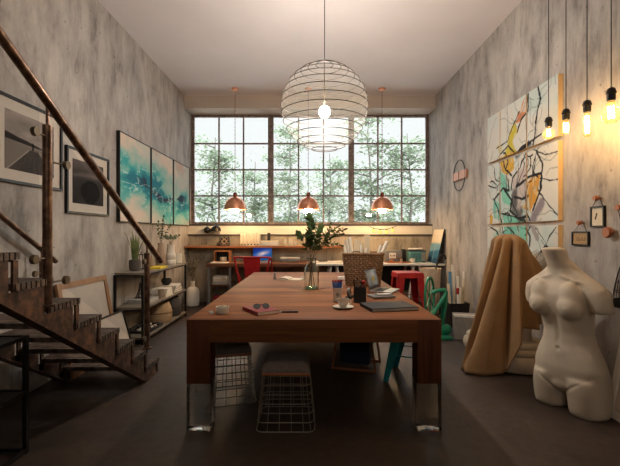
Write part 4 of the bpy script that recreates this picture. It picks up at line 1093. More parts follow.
# glass vase
gv = Vector((.016, 4.13, ZTB))
gt = thing('glass_vase', 'clear green-tinted glass bottle vase in the middle of work table', 'vase', gv)
prof = [(.066, 0), (.074, .006), (.076, .02), (.076, .19), (.070, .225), (.052, .25), (.046, .27), (.046, .305), (.05, .32)]
part('bottle', MB().lathe(prof, 32, cap1=False), m_bottle, gt)
part('thick_base', MB().lathe([(.062, .004), (.070, .012), (.071, .028), (.06, .03)], 32), m_water, gt, 'green glass base')
part('neck_ring', MB().tube([(.05*math.cos(a), .05*math.sin(a), .318) for a in np.linspace(0, 2*PI, 25)[:-1]], .004, 6, closed=True), m_bottle, gt)
sprig('eucalyptus_branch', 'tall upright eucalyptus branch with broad leaves in glass vase', 'branch', gv+Vector((0, 0, .032)),
      [([(.03, 0, 0), (-.005, 0, .28), (-.03, -.01, .45), (.005, -.02, .60), (-.015, 0, .69)], 26, .40),
       ([(-.03, .01, 0), (.0, .0, .28), (-.05, .02, .38), (-.09, .0, .47), (-.11, 0, .50)], 13, .42),
       ([(.0, -.03, 0), (.01, .0, .28), (.05, -.03, .42), (.06, -.03, .52), (.08, -.03, .57)], 16, .42), ([(.0, .03, 0), (-.01, .0, .28), (.02, -.03, .40), (-.03, -.05, .52), (-.01, -.05, .62)], 14, .42)], m_leaf, .118, .092, 21)
sprig('olive_branch', 'fine-leaved olive branch leaning right out of glass vase', 'branch', gv+Vector((0, 0, .032)),
      [([(-.03, 0, 0), (.01, 0, .28), (.10, .02, .42), (.2, .03, .50), (.30, .03, .53)], 52, .42), ([(-.02, .02, 0), (.012, .01, .28), (.12, .0, .46), (.19, .0, .56), (.27, -.02, .61)], 50, .42),
       ([(.1, .02, .42), (.2, -.02, .44), (.29, -.02, .42)], 20, .1), ([(.12, 0, .46), (.16, .02, .53), (.19, .02, .62)], 18, .1), ([(.2, .03, .5), (.26, .04, .56), (.33, .02, .58)], 20, .1)], m_leaf2, .066, .030, 33)
# pencil cup
pc = Vector((.232, 3.40, ZTB))
cp = thing('paper_cup', 'white paper cup with black round emblem holding blue pencils', 'cup', pc)
part('body', MB().lathe(vessel([(.032, 0), (.033, .004), (.044, .115), (.046, .118)], .002)), m_white, cp)
em = MB()
for rr, zc in ((.014, .06),):
    em.tube([(.012*math.cos(a), -.0395-.0, .062+.012*math.sin(a)) for a in np.linspace(0, 2*PI, 17)[:-1]], .0022, 5, closed=True)
em.box((0, -.039, .062), (.008, .002, .008)).box((0, -.0388, .040), (.016, .002, .003))
part('emblem', em, m_black, cp, 'dark round ring emblem')
m_bluep = M('blue_pencil', (58, 110, 186), .45)
rd = random.Random(6)
for i in range(15):
    a, rr = (i*2*PI/10, .034) if i < 10 else (i*2*PI/5, .017)
    q = thing('pencil', 'blue pencil with red end standing in the white paper cup', 'pencil', pc+Vector((.62*rr*math.cos(a), .62*rr*math.sin(a), .006)), 0, 'blue pencils in the paper cup')
    top = Vector((rr*.5*math.cos(a), rr*.5*math.sin(a), .160+rd.uniform(-.004, .006)))
    part('shaft', MB().tube([(0, 0, 0), top], .0058, 6), m_bluep, q); part('red_end', MB().tube([top, top*1.07], .0059, 6), m_red, q)
# coffee cup
cs = Vector((.255, 3.08, ZTB))
lathe_thing('saucer', 'white saucer under the coffee cup at front of work table', 'saucer', cs, [(.035, 0), (.045, .004), (.078, .013), (.08, .016), (.05, .009), (.03, .006)], m_ceram, 36)
cup = thing('coffee_cup', 'white coffee cup on saucer at front of work table', 'cup', cs+Vector((0.0, 0, .0095)), R(10))
part('body', MB().lathe(vessel([(.024, 0), (.026, .004), (.036, .02), (.043, .045), (.046, .066)], .003), 32), m_ceram, cup)
part('handle', MB().tube([(.040+.022*math.sin(a), 0, .04+.018*math.cos(a)) for a in np.linspace(0, PI, 11)], .0045, 8), m_ceram, cup)
part('coffee', MB().cyl((0, 0, .054), (0, 0, .056), .0405), M('coffee', (64, 38, 22), .2), cup)
# pen pot
pb = Vector((.418, 3.36, ZTB))
solo('pen_pot', MB().bb(-.052, .052, -.045, -.041, 0, .125).bb(-.052, .052, .041, .045, 0, .125).bb(-.052, -.048, -.041, .041, 0, .125).bb(.048, .052, -.041, .041, 0, .125).bb(-.048, .048, -.041, .041, 0, .006), m_blackp, 'square black pen pot on right side of work table', 'pen pot', pb, R(-6), smooth=False)
for i, (x, y, tx, ty, h, mt, lab) in enumerate([(-.028, 0, -.02, 0, .165, m_black, 'black marker leaning left in the pen pot'), (-.01, .02, -.005, .01, .175, m_grey, 'grey pen standing at back of the pen pot'), (.01, -.01, .0, 0, .16, m_blackp, 'dark pencil in middle of the pen pot'), (.024, .01, .01, 0, .15, m_redb, 'red round-headed brush in the pen pot')]):
    q = thing('pen' if i < 3 else 'brush', lab, 'pen' if i < 3 else 'brush', pb+Vector((x, y, .0065)), 0, 'pens in the black pot')
    part('barrel', MB().tube([(0, 0, 0), (tx, ty, h)], .006, 10), mt, q)
    if i == 3: part('head', MB().ball((tx, ty, h+.008), .017, 12, 8), m_red, q)
    else: part('cap', MB().tube([Vector((tx, ty, h)), Vector((tx, ty, h))*1.1], .0055, 10), m_black, q)
td = thing('tape_dispenser', 'black tape dispenser left of the pen pot', 'tape dispenser', (.352, 3.56, ZTB), R(70))
part('base', MB().box((0, 0, .012), (.13, .05, .024), bevel=.008), m_blackp, td)
part('tape_ring', MB().lathe([(.022, -.01), (.038, -.01), (.038, .01), (.022, .01), (.022, -.01)], 24, c=(-.02, 0, .058), cap0=False, cap1=False, M=Matrix.Rotation(PI/2, 3, 'X')), m_grey, td)
# sketchbook
sb = thing('sketchbook', 'large black sketchbook at right front of the work table', 'sketchbook', (.605, 3.09, ZTB), R(12))
part('cover', MB().bb(-.185, .185, -.135, .135, .0, .004).bb(-.185, .185, -.135, .135, .021, .026).bb(-.185, -.181, -.135, .135, .004, .021), m_blackp, sb, smooth=False)
part('pages', MB().bb(-.18, .182, -.132, .132, .004, .021), m_lgrey, sb, smooth=False)
# device stack
dv = solo('dark_folder', MB().box((0, 0, .011), (.21, .17, .022), bevel=.006), m_grey, 'grey case between the sketchbook and silver laptop', 'case', (.64, 3.60, ZTB), R(14)); dv.name = 'tablet_case'
ph = thing('phone', 'phone with pale screen lying on the grey case', 'phone', (.665, 3.60, ZTB+.0225), R(100))
part('body', MB().box((0, 0, .005), (.075, .15, .009), bevel=.003), m_grey, ph); part('screen', MB().box((0, 0, .0099), (.066, .13, .0006)), m_lgrey, ph, smooth=False)
# laptop on the table
def bokeh(S, T):
    n = fbm(S*4, T*5, 7); g = 120+90*n; c = np.stack([g*1.05, g*.98, g*.88], -1)
    c = mixn(c, (226, 214, 196), sst(.35, .1, np.hypot(S-.6, T-.72)))
    c = mixn(c, (214, 170, 74), sst(.2, .1, np.hypot((S-.55)*1.3, T-.48)+.1*(n-.5)))
    c = mixn(c, (74, 62, 54), sst(.2, .05, T+.1*(n-.5))*.9); return mixn(c, (60, 52, 48), sst(.02, .0, np.abs(S-.33))*sst(.7, .5, T))
laptop('silver laptop with photograph on screen in front of wicker basket', (.655, 4.04, ZTB), R(62), .30, .215, bokeh, EMITPAINT('screen_photo', .30), 14)
solo('white_carton', MB().bb(-.06, .06, -.04, .04, 0, .04, bevel=.004), m_paper, 'small white carton left behind the wicker basket on table', 'carton', (.405, 4.95, ZTB), -.1)
# wicker basket
bk = thing('wicker_basket', 'square brown wicker basket full of paper rolls on work table', 'basket', (.595, 4.52, ZTB), R(-4))
BH = .35
def bhalf(z): return (.178+.040*z/BH, .145+.03*z/BH)
nr = 15
weave = MB()
for k in range(nr):
    z = .012+(BH-.024)*k/(nr-1); hw_, hd_ = bhalf(z); n = 112; pts = []
    base = sqring(hw_, hd_, .05, z)
    # resample evenly
    bv = [Vector(p) for p in base]; ls = [0]
    for i in range(len(bv)): ls.append(ls[-1]+(bv[(i+1) % len(bv)]-bv[i]).length)
    for j in range(n):
        d = ls[-1]*j/n; i = max(q for q in range(len(bv)) if ls[q] <= d+1e-9)
        p = bv[i].lerp(bv[(i+1) % len(bv)], (d-ls[i])/max(1e-9, ls[i+1]-ls[i]))
        out_ = Vector((p.x/hw_, p.y/hd_, 0)).normalized()
        pts.append(p+out_*.007*math.cos(j*2*PI/4+(k % 2)*PI))
    weave.tube(pts, .0108, 6, closed=True)
part('weave', weave, m_wick, bk)
stk = MB()
for z0 in (0,):
    a0 = [Vector(p) for p in sqring(*bhalf(0), .05, .002)]; a1 = [Vector(p) for p in sqring(*bhalf(BH), .05, BH)]
    n = 44
    def samp(bv, u):
        ls = [0]
        for i in range(len(bv)): ls.append(ls[-1]+(bv[(i+1) % len(bv)]-bv[i]).length)
        d = ls[-1]*u; i = max(q for q in range(len(bv)) if ls[q] <= d+1e-9)
        return bv[i].lerp(bv[(i+1) % len(bv)], (d-ls[i])/max(1e-9, ls[i+1]-ls[i]))
    for j in range(n): stk.tube([samp(a0, j/n), samp(a1, j/n)], .005, 5)
part('stakes', stk, m_wick, bk)
part('bottom', MB().bb(-.165, .165, -.13, .13, 0, .01), m_wick, bk, smooth=False)
part('rim', MB().tube(sqring(*[q+.002 for q in bhalf(BH)], .05, BH), .014, 8, closed=True), m_wick, bk)
part('handle', MB().tube([(-.05, -bhalf(BH)[1], BH), (-.03, -bhalf(BH)[1]-.005, BH+.028), (.03, -bhalf(BH)[1]-.005, BH+.028), (.05, -bhalf(BH)[1], BH)], .008, 8), m_wick, bk).location = (-.08, 0, 0)
BB = Vector((.595, 4.52, ZTB+.012))
rolls = [(-.09, -.03, (-.10, .0, .49), .019, 'long white roll leaning far left in the wicker basket'), (-.06, .05, (-.08, .03, .52), .018, 'second white roll leaning left in the wicker basket'), (-.125, .03, (-.08, .02, .43), .017, 'short white roll at left rim of the wicker basket'), (-.01, .03, (.0, .0, .43), .018, 'short upright white roll in middle of wicker basket'), (.03, -.03, (.015, .0, .40), .016, 'shortest upright white roll in middle of wicker basket'),
         (.06, .0, (.15, .0, .43), .018, 'white roll leaning right in the wicker basket'), (.08, .05, (.21, .02, .47), .022, 'white roll leaning farthest right in the wicker basket')]
for x, y, top, r, lab in rolls: rollthing(lab, BB+Vector((x, y, 0)), top, r, m_paper, 'paper rolls in the wicker basket')
m_sheet = M('sheet', (222, 206, 176), .75, var=.04)
solo('card_sheet', MB().slab([(-.04, 0, 0), (.03, 0, 0), (.04, 0, .55), (-.03, 0, .55)], (0, .002, 0)), m_sheet, 'tall cream card sheet standing at back right in wicker basket', 'card', BB+Vector((.06, .10, 0)), .05, smooth=False)
solo('card_sheet', MB().slab([(-.05, 0, 0), (.06, 0, 0), (.06, 0, .47), (-.03, 0, .50)], (0, .002, 0)), m_sheet, 'slanted cream card sheet at back centre in wicker basket', 'card', BB+Vector((-.05, .112, 0)), -.05, smooth=False)

# ------------------------------------------------------------------ lamps
# globe pendant
GC = Vector((.145, 4.0, 2.585)); GR = .435
gl_ = thing('globe_pendant', 'large globe pendant lamp of dark wire rings and thin white gauze', 'lamp', GC)
part('cord', MB().cyl((0, 0, GR*.99), (0, 0, H-GC.z-.03), .004, seg=8), m_black, gl_)
part('ceiling_rose', MB().cyl((0, 0, H-GC.z-.03), (0, 0, H-GC.z-.001), .06, seg=20), m_black, gl_)
part('gauze', MB().lathe([(GR*.985*math.sin(a), GR*.985*math.cos(a)) for a in np.linspace(.16, PI-.30, 40)], 64, cap0=False, cap1=False), GAUZE(), gl_, 'thin white gauze')
for i in range(15):
    a = .20+(PI-.50)*i/14; r, z = GR*math.sin(a), GR*math.cos(a)
    part('wire_ring', MB().tube([(r*math.cos(b), r*math.sin(b), z) for b in np.linspace(0, 2*PI, 65)[:-1]], 0.0042, 6, closed=True), m_ring, gl_)
part('bulb_stem', MB().cyl((0, 0, .0), (0, 0, GR*.99), .006, seg=8), m_brass, gl_)
part('bulb', MB().ball((0, 0, -.045), (.055, .055, .06), 20, 14), m_bulb, gl_)
# copper pendants
def copper_pendant(lab, x, Y):
    t = thing('copper_pendant', lab, 'lamp', (x, Y, 1.745), 0, 'copper dome pendants by the window')
    pr_ = []
    for a in np.linspace(0, PI/2, 12): pr_.append((.195*math.cos(a)+.0, .235*math.sin(a)))
    outer = [(r+.001, z) for r, z in pr_ if r > .03]; inner = [(r-.005, z-.004) for r, z in reversed(outer)]
    inner = [(max(r, .005), max(z, .0)) for r, z in inner]
    part('shade', MB().lathe(outer+[(.03, .232), (.012, .226)]+inner[1:], 40, cap0=False, cap1=False), m_copper, t)
    part('cap', MB().lathe([(.028, .225), (.036, .24), (.036, .285), (.022, .305), (.008, .31)], 20), m_copperd, t)
    part('socket', MB().cyl((0, 0, .09), (0, 0, .222), .022, seg=14), m_brass, t)
    part('bulb', MB().lathe([(.018, .09), (.03, .06), (.06, .01), (.068, -.03), (.055, -.055), (.02, -.065)], 20), m_pbulb, t)
    ch = MB(); z = .31; top = H-1.745-.04; n = int((top-z)/.034); st_ = (top-z)/n
    for k in range(n):
        c = z+st_*(k+.5); e = st_*.62
        if k % 2: ch.tube([(.007*math.cos(a), 0, c+e*math.sin(a)) for a in np.linspace(0, 2*PI, 9)[:-1]], .0024, 4, closed=True)
        else: ch.tube([(0, .007*math.cos(a), c+e*math.sin(a)) for a in np.linspace(0, 2*PI, 9)[:-1]], .0024, 4, closed=True)
    part('chain', ch, m_copperd, t)
    part('ceiling_rose', MB().lathe([(.02, top-.005), (.055, top+.01), (.062, top+.039)], 20), m_copper, t)
    return t
cp0 = copper_pendant('left copper dome pendant hanging on chain by window', -1.33, 7.1)
dup(cp0, (-.03, 7.1, 1.745), None, 'middle copper dome pendant hanging below the globe lamp by window')
dup(cp0, (1.28, 7.1, 1.745), None, 'right copper dome pendant hanging on chain by window')
# filament bulbs
def edison(lab, x, Y, zb_, prof, fil):
    t = thing('filament_bulb', lab, 'lamp', (x, Y, zb_), 0, 'bare filament bulbs by the right wall')
    hb = prof[-1][1]
    part('glass', MB().lathe(prof, 24), m_bulb_shell, t, 'amber glass bulb')
    part('socket', MB().lathe([(.024, hb-.006), (.027, hb+.01), (.027, hb+.04), (.033, hb+.045), (.024, hb+.075), (.01, hb+.085)], 18), m_black, t)
    part('cord', MB().cyl((0, 0, hb+.08), (0, 0, H-zb_-.02), .0035, seg=6), m_black, t)
    part('ceiling_rose', MB().cyl((0, 0, H-zb_-.022), (0, 0, H-zb_-.001), .035, seg=16), m_black, t)
    z0, z1, r = fil; mb = MB(); pts = []
    for k in range(10):
        a = k*2*PI/10; pts.append((r*math.cos(a), r*math.sin(a), z0 if k % 2 else z1))
    mb.tube(pts, .0022, 5, closed=True)
    part('filament', mb, m_fil, t)
def globep(r, neck=.017): return [(r*math.sin(a)+.0005, r-r*math.cos(a)) for a in np.linspace(.05, 2.55, 14)]+[(neck, 2*r*.97), (neck, 2*r+.02)]
edison('farthest filament bulb with round amber globe by right wall', 2.052, 3.44, 2.135, globep(.045), (.03, .085, .012))
edison('second farthest filament bulb with short tube by right wall', 2.048, 3.2, 2.12, [(.004, 0), (.018, .005), (.025, .025), (.025, .08), (.018, .105), (.016, .12)], (.02, .09, .012))
edison('filament bulb with long slim amber tube by right wall', 2.05, 2.96, 2.04, [(.004, 0), (.016, .004), (.024, .025), (.024, .15), (.018, .175), (.016, .19)], (.03, .155, .010))
edison('nearest and largest filament bulb with teardrop globe by right wall', 2.048, 2.72, 2.075, [(.004, 0), (.028, .006), (.05, .03), (.057, .06), (.05, .09), (.03, .125), (.02, .145), (.018, .16)], (.035, .115, .016))

# ------------------------------------------------------------------ right wall
ck = thing('wall_clock', 'thin black ring wall clock with copper centre plates on right wall', 'clock', (W-.002, 6.19, 2.22))
part('ring', MB().tube([(-.03, .235*math.cos(a), .235*math.sin(a)) for a in np.linspace(0, 2*PI, 49)[:-1]], .008, 8, closed=True), m_black, ck)
m_rose = M('rose_plate', (206, 150, 124), .4, .5)
part('plate', MB().bb(-.035, -.005, -.27, -.004, -.06, .06), m_rose, ck, smooth=False)
part('plate', MB().bb(-.035, -.005, .004, .27, -.06, .06), m_rose, ck, smooth=False)
part('hand', MB().bb(-.042, -.036, -.006, .006, -.06, .06), m_black, ck, smooth=False)

# ink painting in nine canvases
XP = W-.046
def wp(px, py):
    Y = F*XP/(px-310); return (Y, 1.33-(py-233)*Y/F)
def seg_d(Yw, Zw, pts):
    d = np.full(Yw.shape, 9.)
    for (a, b), (c, e) in zip(pts, pts[1:]):
        vx, vy = c-a, e-b; L = vx*vx+vy*vy+1e-12
        t = np.clip(((Yw-a)*vx+(Zw-b)*vy)/L, 0, 1); d = np.minimum(d, np.hypot(Yw-a-t*vx, Zw-b-t*vy))
    return d
def inpoly(Yw, Zw, pts):
    r = np.zeros(Yw.shape, bool); n = len(pts)
    for i in range(n):
        (x1, y1), (x2, y2) = pts[i], pts[(i+1) % n]
        c = (y1 > Zw) != (y2 > Zw); r ^= c & (Yw < (x2-x1)*(Zw-y1)/(y2-y1+1e-12)+x1)
    return r
polys = [((204, 128, 84), [(525, 97), (528.5, 93), (528, 110), (522, 121), (515, 124), (519, 112)]),
         ((196, 176, 66), [(515, 122), (518, 132), (513, 141), (517, 156), (504, 158), (508, 140), (511, 128)]),
         ((206, 186, 74), [(496, 148), (501, 143), (504, 150), (499, 154)]),
         ((212, 164, 60), [(499, 158), (513, 152), (515, 168), (508, 176), (502, 172)]),
         ((128, 196, 172), [(499, 170), (505, 176), (508, 190), (513, 206), (503, 202), (500, 185)]),
         ((120, 190, 168), [(493, 198), (499, 203), (502, 222), (494, 218)]),
         ((120, 190, 168), [(503, 214), (526, 220), (527, 240), (505, 242)]),
         ((190, 176, 168), [(513, 176), (527, 165), (528, 190), (520, 214), (512, 200)]),
         ((206, 148, 62), [(527, 184), (532, 178), (541, 176), (538, 198), (530, 212), (522, 206), (528, 195)]),
         ((206, 160, 60), [(489.5, 214), (493, 217), (492, 226), (489.5, 225)]),
         ((120, 190, 168), [(493, 234), (501, 228), (503, 246), (494, 252)]), ((128, 196, 172), [(514, 232), (527, 226), (527, 246), (516, 250)])]
inks = [(.010, [(538, 86), (541, 98), (537, 112), (535, 130), (533, 147)]), (.008, [(516, 153), (523, 147), (530, 142), (541, 135)]), (.016, [(517, 154), (524, 148), (530, 143)]),
        (.008, [(500, 155), (508, 146), (517, 156)]), (.009, [(528, 94), (528, 110), (521, 121), (517, 133)]), (.006, [(519, 112), (512, 128), (507, 142), (496, 149)]),
        (.009, [(536, 152), (543, 165), (541, 190), (533, 211)]), (.010, [(517, 186), (528, 178), (541, 175)]), (.012, [(505, 190), (512, 200), (510, 210), (518, 218), (526, 216)]), (.010, [(494, 200), (503, 188), (509, 190), (508, 180)]),
        (.010, [(493, 199), (497, 208), (502, 224)]), (.007, [(526, 153), (520, 168), (513, 178), (511, 190)]), (.010, [(515, 196), (522, 198), (528, 196)]), (.008, [(503, 160), (506, 170), (512, 176)]), (.006, [(489, 186), (496, 188), (500, 182)]),
        (.005, [(541, 180), (550, 182), (558, 180)]), (.005, [(538, 190), (546, 203), (558, 215)]), (.005, [(531, 150), (545, 156), (558, 152)]), (.007, [(503, 213), (513, 216), (527, 222)]), (.009, [(506, 226), (514, 232), (517, 246)]), (.008, [(489, 226), (497, 232), (501, 246)]), (.012, [(526, 228), (530, 236), (529, 246)]),
        (.004, [(536, 228), (546, 244), (558, 262)]), (.004, [(556, 228), (544, 246), (534, 262)]), (.016, [(546, 247), (541, 251)]), (.004, [(541, 240), (547, 250), (553, 262)])]
polys = [(c, [wp(*q) for q in p]) for c, p in polys]; inks = [(w_, [wp(*q) for q in p]) for w_, p in inks]
rdk = random.Random(77); cracks = []
for i in range(60):
    y, z = rdk.uniform(3.7, 5.15), rdk.uniform(.95, 2.8); p = [(y, z)]; a = rdk.uniform(0, 2*PI)
    for k in range(5): a += rdk.uniform(-.9, .9); y += .09*math.cos(a); z += .09*math.sin(a); p.append((y, z))
    cracks.append(p)
rds = random.Random(41)
for i in range(26):
    y, z = rds.uniform(4.05, 5.0), rds.uniform(1.1, 2.25); p = [(y, z)]; a = rds.uniform(0, 2*PI); tr_ = rds.uniform(-.5, .5)
    for k in range(6): a += tr_+rds.uniform(-.35, .35); y += .045*math.cos(a); z += .045*math.sin(a); p.append((y, z))
    inks.append((rds.uniform(.003, .0075), p))
def ink(Yw, Zw):
    n = fbm(Yw*3, Zw*3, 5); n2 = fbm(Yw*12, Zw*12, 8); n3 = fbm(Yw*9+2*n, Zw*6, 19)
    c = np.full(Yw.shape+(3,), 0.)+np.array([204, 208, 201]); c = mixn(c, (186, 200, 194), sst(.45, .65, n)); c = mixn(c, (214, 204, 190), sst(.5, .35, n)*.6)
    jy, jz = Yw+.05*(n2-.5), Zw+.05*(n-.5)
    for col, p in polys: c = mixn(c, col, inpoly(jy, jz, p)*np.clip(.25+sst(.30, .46, n3)*.75, 0, 1))
    c = mixn(c, (120, 108, 116), sst(.07, .03, seg_d(Yw, Zw, [wp(542, 203), wp(530, 224)])+.05*(n2-.5))*.8)
    c = mixn(c, (126, 112, 112), sst(.05, .02, seg_d(Yw, Zw, [wp(533, 228), wp(537, 238)])+.04*(n2-.5))*.6)
    c = mixn(c, (60, 56, 58), sst(.10, .02, seg_d(Yw, Zw, [wp(515, 196), wp(514, 210), wp(520, 216)])+.12*(n2-.5))*.75)
    c = mixn(c, (70, 84, 92), sst(.05, .01, seg_d(Yw, Zw, [wp(517, 155), wp(530, 145)])+.05*(n2-.5))*.6)
    for p in cracks: c = mixn(c, (112, 118, 114), sst(.006, .002, seg_d(jy, jz, p))*.7)
    for w_, p in inks: c = mixn(c, (26, 24, 26), sst(w_*1.7, w_*.8, seg_d(jy, jz, p)+.010*(n2-.5))*.95)
    return c
cols_ = [(4.84, 5.17, 'far'), (4.245, 4.82, 'middle'), (3.70, 4.225, 'near')]
rows_ = [(2.228, 2.805, 'top'), (1.447, 2.188, 'middle'), (.95, 1.405, 'bottom')]
for y0, y1, cn in cols_:
    for z0, z1, rn in rows_:
        lab = {'far': 'narrow canvas at far end', 'middle': 'wide canvas in centre', 'near': 'canvas at near end'}[cn]+' of %s row of the inked painting on right wall' % rn
        t = thing('ink_canvas', lab, 'painting', (W, (y0+y1)/2, (z0+z1)/2), 0, 'ink painting canvases on the right wall')
        hy, hz = (y1-y0)/2, (z1-z0)/2
        part('stretcher', MB().bb(-.045, -.001, -hy, hy, -hz, hz), m_canvas, t, smooth=False)
        painted('canvas', t, (-.046, hy, -hz), (0, -2*hy, 0), (0, 0, 2*hz), int(2*hy/.007), int(2*hz/.007),
                lambda S, T, y0=y0, y1=y1, z0=z0, z1=z1: ink(y1+(y0-y1)*S, z0+(z1-z0)*T))
# small hanging frames and wooden wall knobs
m_knob = WOOD('knob_wood', (186, 112, 66), (136, 76, 42), 1, .45)
def knob(lab, px, py, r, X=W):
    Y = F*(X-.04)/(px-310); z = 1.33-(py-233)*Y/F
    o = solo('coat_peg', MB().lathe([(r*.4, 0), (r*.4, .02), (r, .028), (r, .05), (r*.9, .056)], 24, M=Matrix.Rotation(-PI/2, 3, 'Y')), m_knob, lab, 'peg', (W-.0015, Y, z), 0, 'wooden wall pegs')
    return Y, z
def hung(lab, px0, px1, py0, py1, kn, inner, fn):
    X = W-.02; yA, yB = F*X/(px1-310), F*X/(px0-310); ym = (yA+yB)/2
    z1, z0 = 1.33-(py0-233)*ym/F, 1.33-(py1-233)*ym/F; zm = (z0+z1)/2
    t = thing('hanging_frame', lab, 'picture', (W-.003, ym, zm)); hy, hz = (yB-yA)/2, (z1-z0)/2; bw = .012; d = .018
    part('frame', MB().bb(-d, 0, -hy, -hy+bw, -hz, hz).bb(-d, 0, hy-bw, hy, -hz, hz).bb(-d, 0, -hy+bw, hy-bw, -hz, -hz+bw).bb(-d, 0, -hy+bw, hy-bw, hz-bw, hz), m_black, t, smooth=False)
    painted('print', t, (-.008, hy-bw, -hz+bw), (0, -2*hy+2*bw, 0), (0, 0, 2*hz-2*bw), 40, 40, fn)
    part('backing', MB().bb(-.0075, 0, -hy+bw, hy-bw, -hz+bw, hz-bw), m_matw, t, smooth=False)
    kY, kz = kn
    part('cord', MB().tube([(-.01, -hy*.75, hz), (-.014, kY-ym, kz-zm+.02), (-.01, hy*.75, hz)], .0025, 5), m_black, t)
k1 = knob('wooden peg holding the lower small frame', 579.3, 222.8, .019); k2 = knob('wooden peg holding the upper small frame', 596, 198.2, .021)
knob('large round wooden peg right of the small frames', 607.6, 232.4, .043); k4 = knob('wooden peg at right edge above the wire lamp', 619, 207.5, .022)
def sketch1(S, T):
    c = np.full(S.shape+(3,), 0.)+np.array([176, 144, 104])
    for p in ([(.2, .35), (.3, .62), (.38, .35)], [(.42, .6), (.42, .35), (.5, .42)], [(.56, .4), (.6, .62), (.66, .38)], [(.72, .36), (.78, .6), (.84, .4)], [(.18, .3), (.85, .34)]):
        c = mixn(c, (110, 84, 58), sst(.03, .012, seg_d(S, T, p))*.8)
    return c
def sketch2(S, T):
    c = np.full(S.shape+(3,), 0.)+np.array([222, 208, 184])
    return mixn(c, (24, 22, 22), sst(.065, .045, seg_d(S, T, [(.30, .38), (.36, .52), (.42, .66)]))*1.)
hung('lower small black frame with brown sketch above plaster torso', 571.4, 588, 231.5, 245.5, k1, m_matw, sketch1)
hung('upper small black frame with single dark mark on right wall', 589.8, 603.6, 206.2, 227, k2, m_matw, sketch2)
# wire lamp hanging from a knob at the frame edge
wlp = thing('cage_lamp', 'black wire cage lamp hanging at right edge behind plaster torso', 'lamp', (2.235, 2.80, .83))
cg = MB()
for z, r in ((.0, .095), (.07, .088), (.14, .077), (.21, .062), (.27, .044), (.31, .025)): cg.tube([(r*math.cos(a), r*math.sin(a), z+.015) for a in np.linspace(0, 2*PI, 25)[:-1]], .003 if z else .004, 6, closed=True)
part('wire_cage', cg, m_black, wlp)
for k in range(12):
    a = k*PI/6; part('rib', MB().tube([(r*math.cos(a), r*math.sin(a), z+.015) for z, r in ((0, .095), (.07, .088), (.14, .077), (.21, .062), (.27, .044), (.31, .025))], .0028, 5), m_black, wlp)
part('band', MB().lathe([(.095, -.02), (.099, -.02), (.099, .03), (.095, .03), (.095, -.02)], 30, cap0=False, cap1=False), m_black, wlp)
part('cord', MB().tube([(0, 0, .32), (.02, .06, .45), (.055, k4[0]-2.80, k4[1]-.83-.0)], .003, 6), m_black, wlp)

# leaning white frame at the right edge
L = .80; wfr = thing('framed_print', 'white framed dark picture leaning on right wall behind plaster torso', 'picture', (2.172, 2.60, 0)); wfr.rotation_euler = (0, math.atan2(.15, .78), 0)
hy = .34; bw = .05
part('frame', MB().bb(0, .03, -hy, -hy+bw, 0, L).bb(0, .03, hy-bw, hy, 0, L).bb(0, .03, -hy+bw, hy-bw, 0, bw).bb(0, .03, -hy+bw, hy-bw, L-bw, L), m_white, wfr, smooth=False)
part('mat_board', MB().bb(.012, .028, -hy+bw, hy-bw, bw, L-bw), m_matw, wfr, smooth=False)
def dark(S, T):
    g = 40+60*fbm(S*4, T*5, 11)+50*sst(.6, 1, T); return np.stack([g, g*.97, g*.93], -1)
painted('print', wfr, (.0115, hy-bw-.06, bw+.06), (0, -2*hy+2*bw+.12, 0), (0, 0, L-2*bw-.12), 40, 40, dark)

# ------------------------------------------------------------------ sculpture corner
# column fragment
cf = thing('column_fragment', 'pale plaster column base with broken fluted shaft beside the brown cloth', 'column', (2.05, 3.99, 0))
part('base', MB().lathe([(.24, 0), (.262, .012), (.275, .065), (.268, .12), (.246, .15), (.240, .157), (.250, .168), (.252, .195), (.242, .214), (.226, .222), (.234, .237), (.234, .258), (.216, .282), (.17, .29)], 56), m_plaster, cf)
shf = MB(); n = 96; rings = []
def topz(a):
    a = (a+PI) % (2*PI)-PI      # low on the near right side, tall where the cloth hides it
    low = .45+.025*math.sin(a*9)+.012*math.sin(a*23)
    return low if -1.75 < a < .9 else 1.16
for lv in range(6):
    ring = []
    for k in range(n):
        a = 2*PI*k/n; r = .145-.010*abs(math.sin(a*11)); z0 = .2905; z = z0+(topz(a)-z0)*lv/5
        if topz(a) > 1: r *= (1-.35*max(0, (z-.4)))
        ring.append(shf.bm.verts.new((r*math.cos(a)-.0, r*math.sin(a), z)))
    rings.append(ring)
for A, B in zip(rings, rings[1:]):
    for k in range(n): shf.bm.faces.new((A[k], A[(k+1) % n], B[(k+1) % n], B[k]))
c0 = shf.bm.verts.new((-.02, .02, .6))
for k in range(n): shf.bm.faces.new((rings[-1][k], rings[-1][(k+1) % n], c0))
part('fluted_shaft', shf, m_plaster, cf, 'broken fluted shaft')
solo('plaster_fragment', MB().lathe([(.16, 0), (.18, .02), (.19, .07), (.18, .12), (.15, .15), (.155, .17), (.14, .19)], 40), m_plaster, 'round white plaster fragment peeking out behind the brown cloth', 'plaster fragment', (1.97, 4.62, 0))
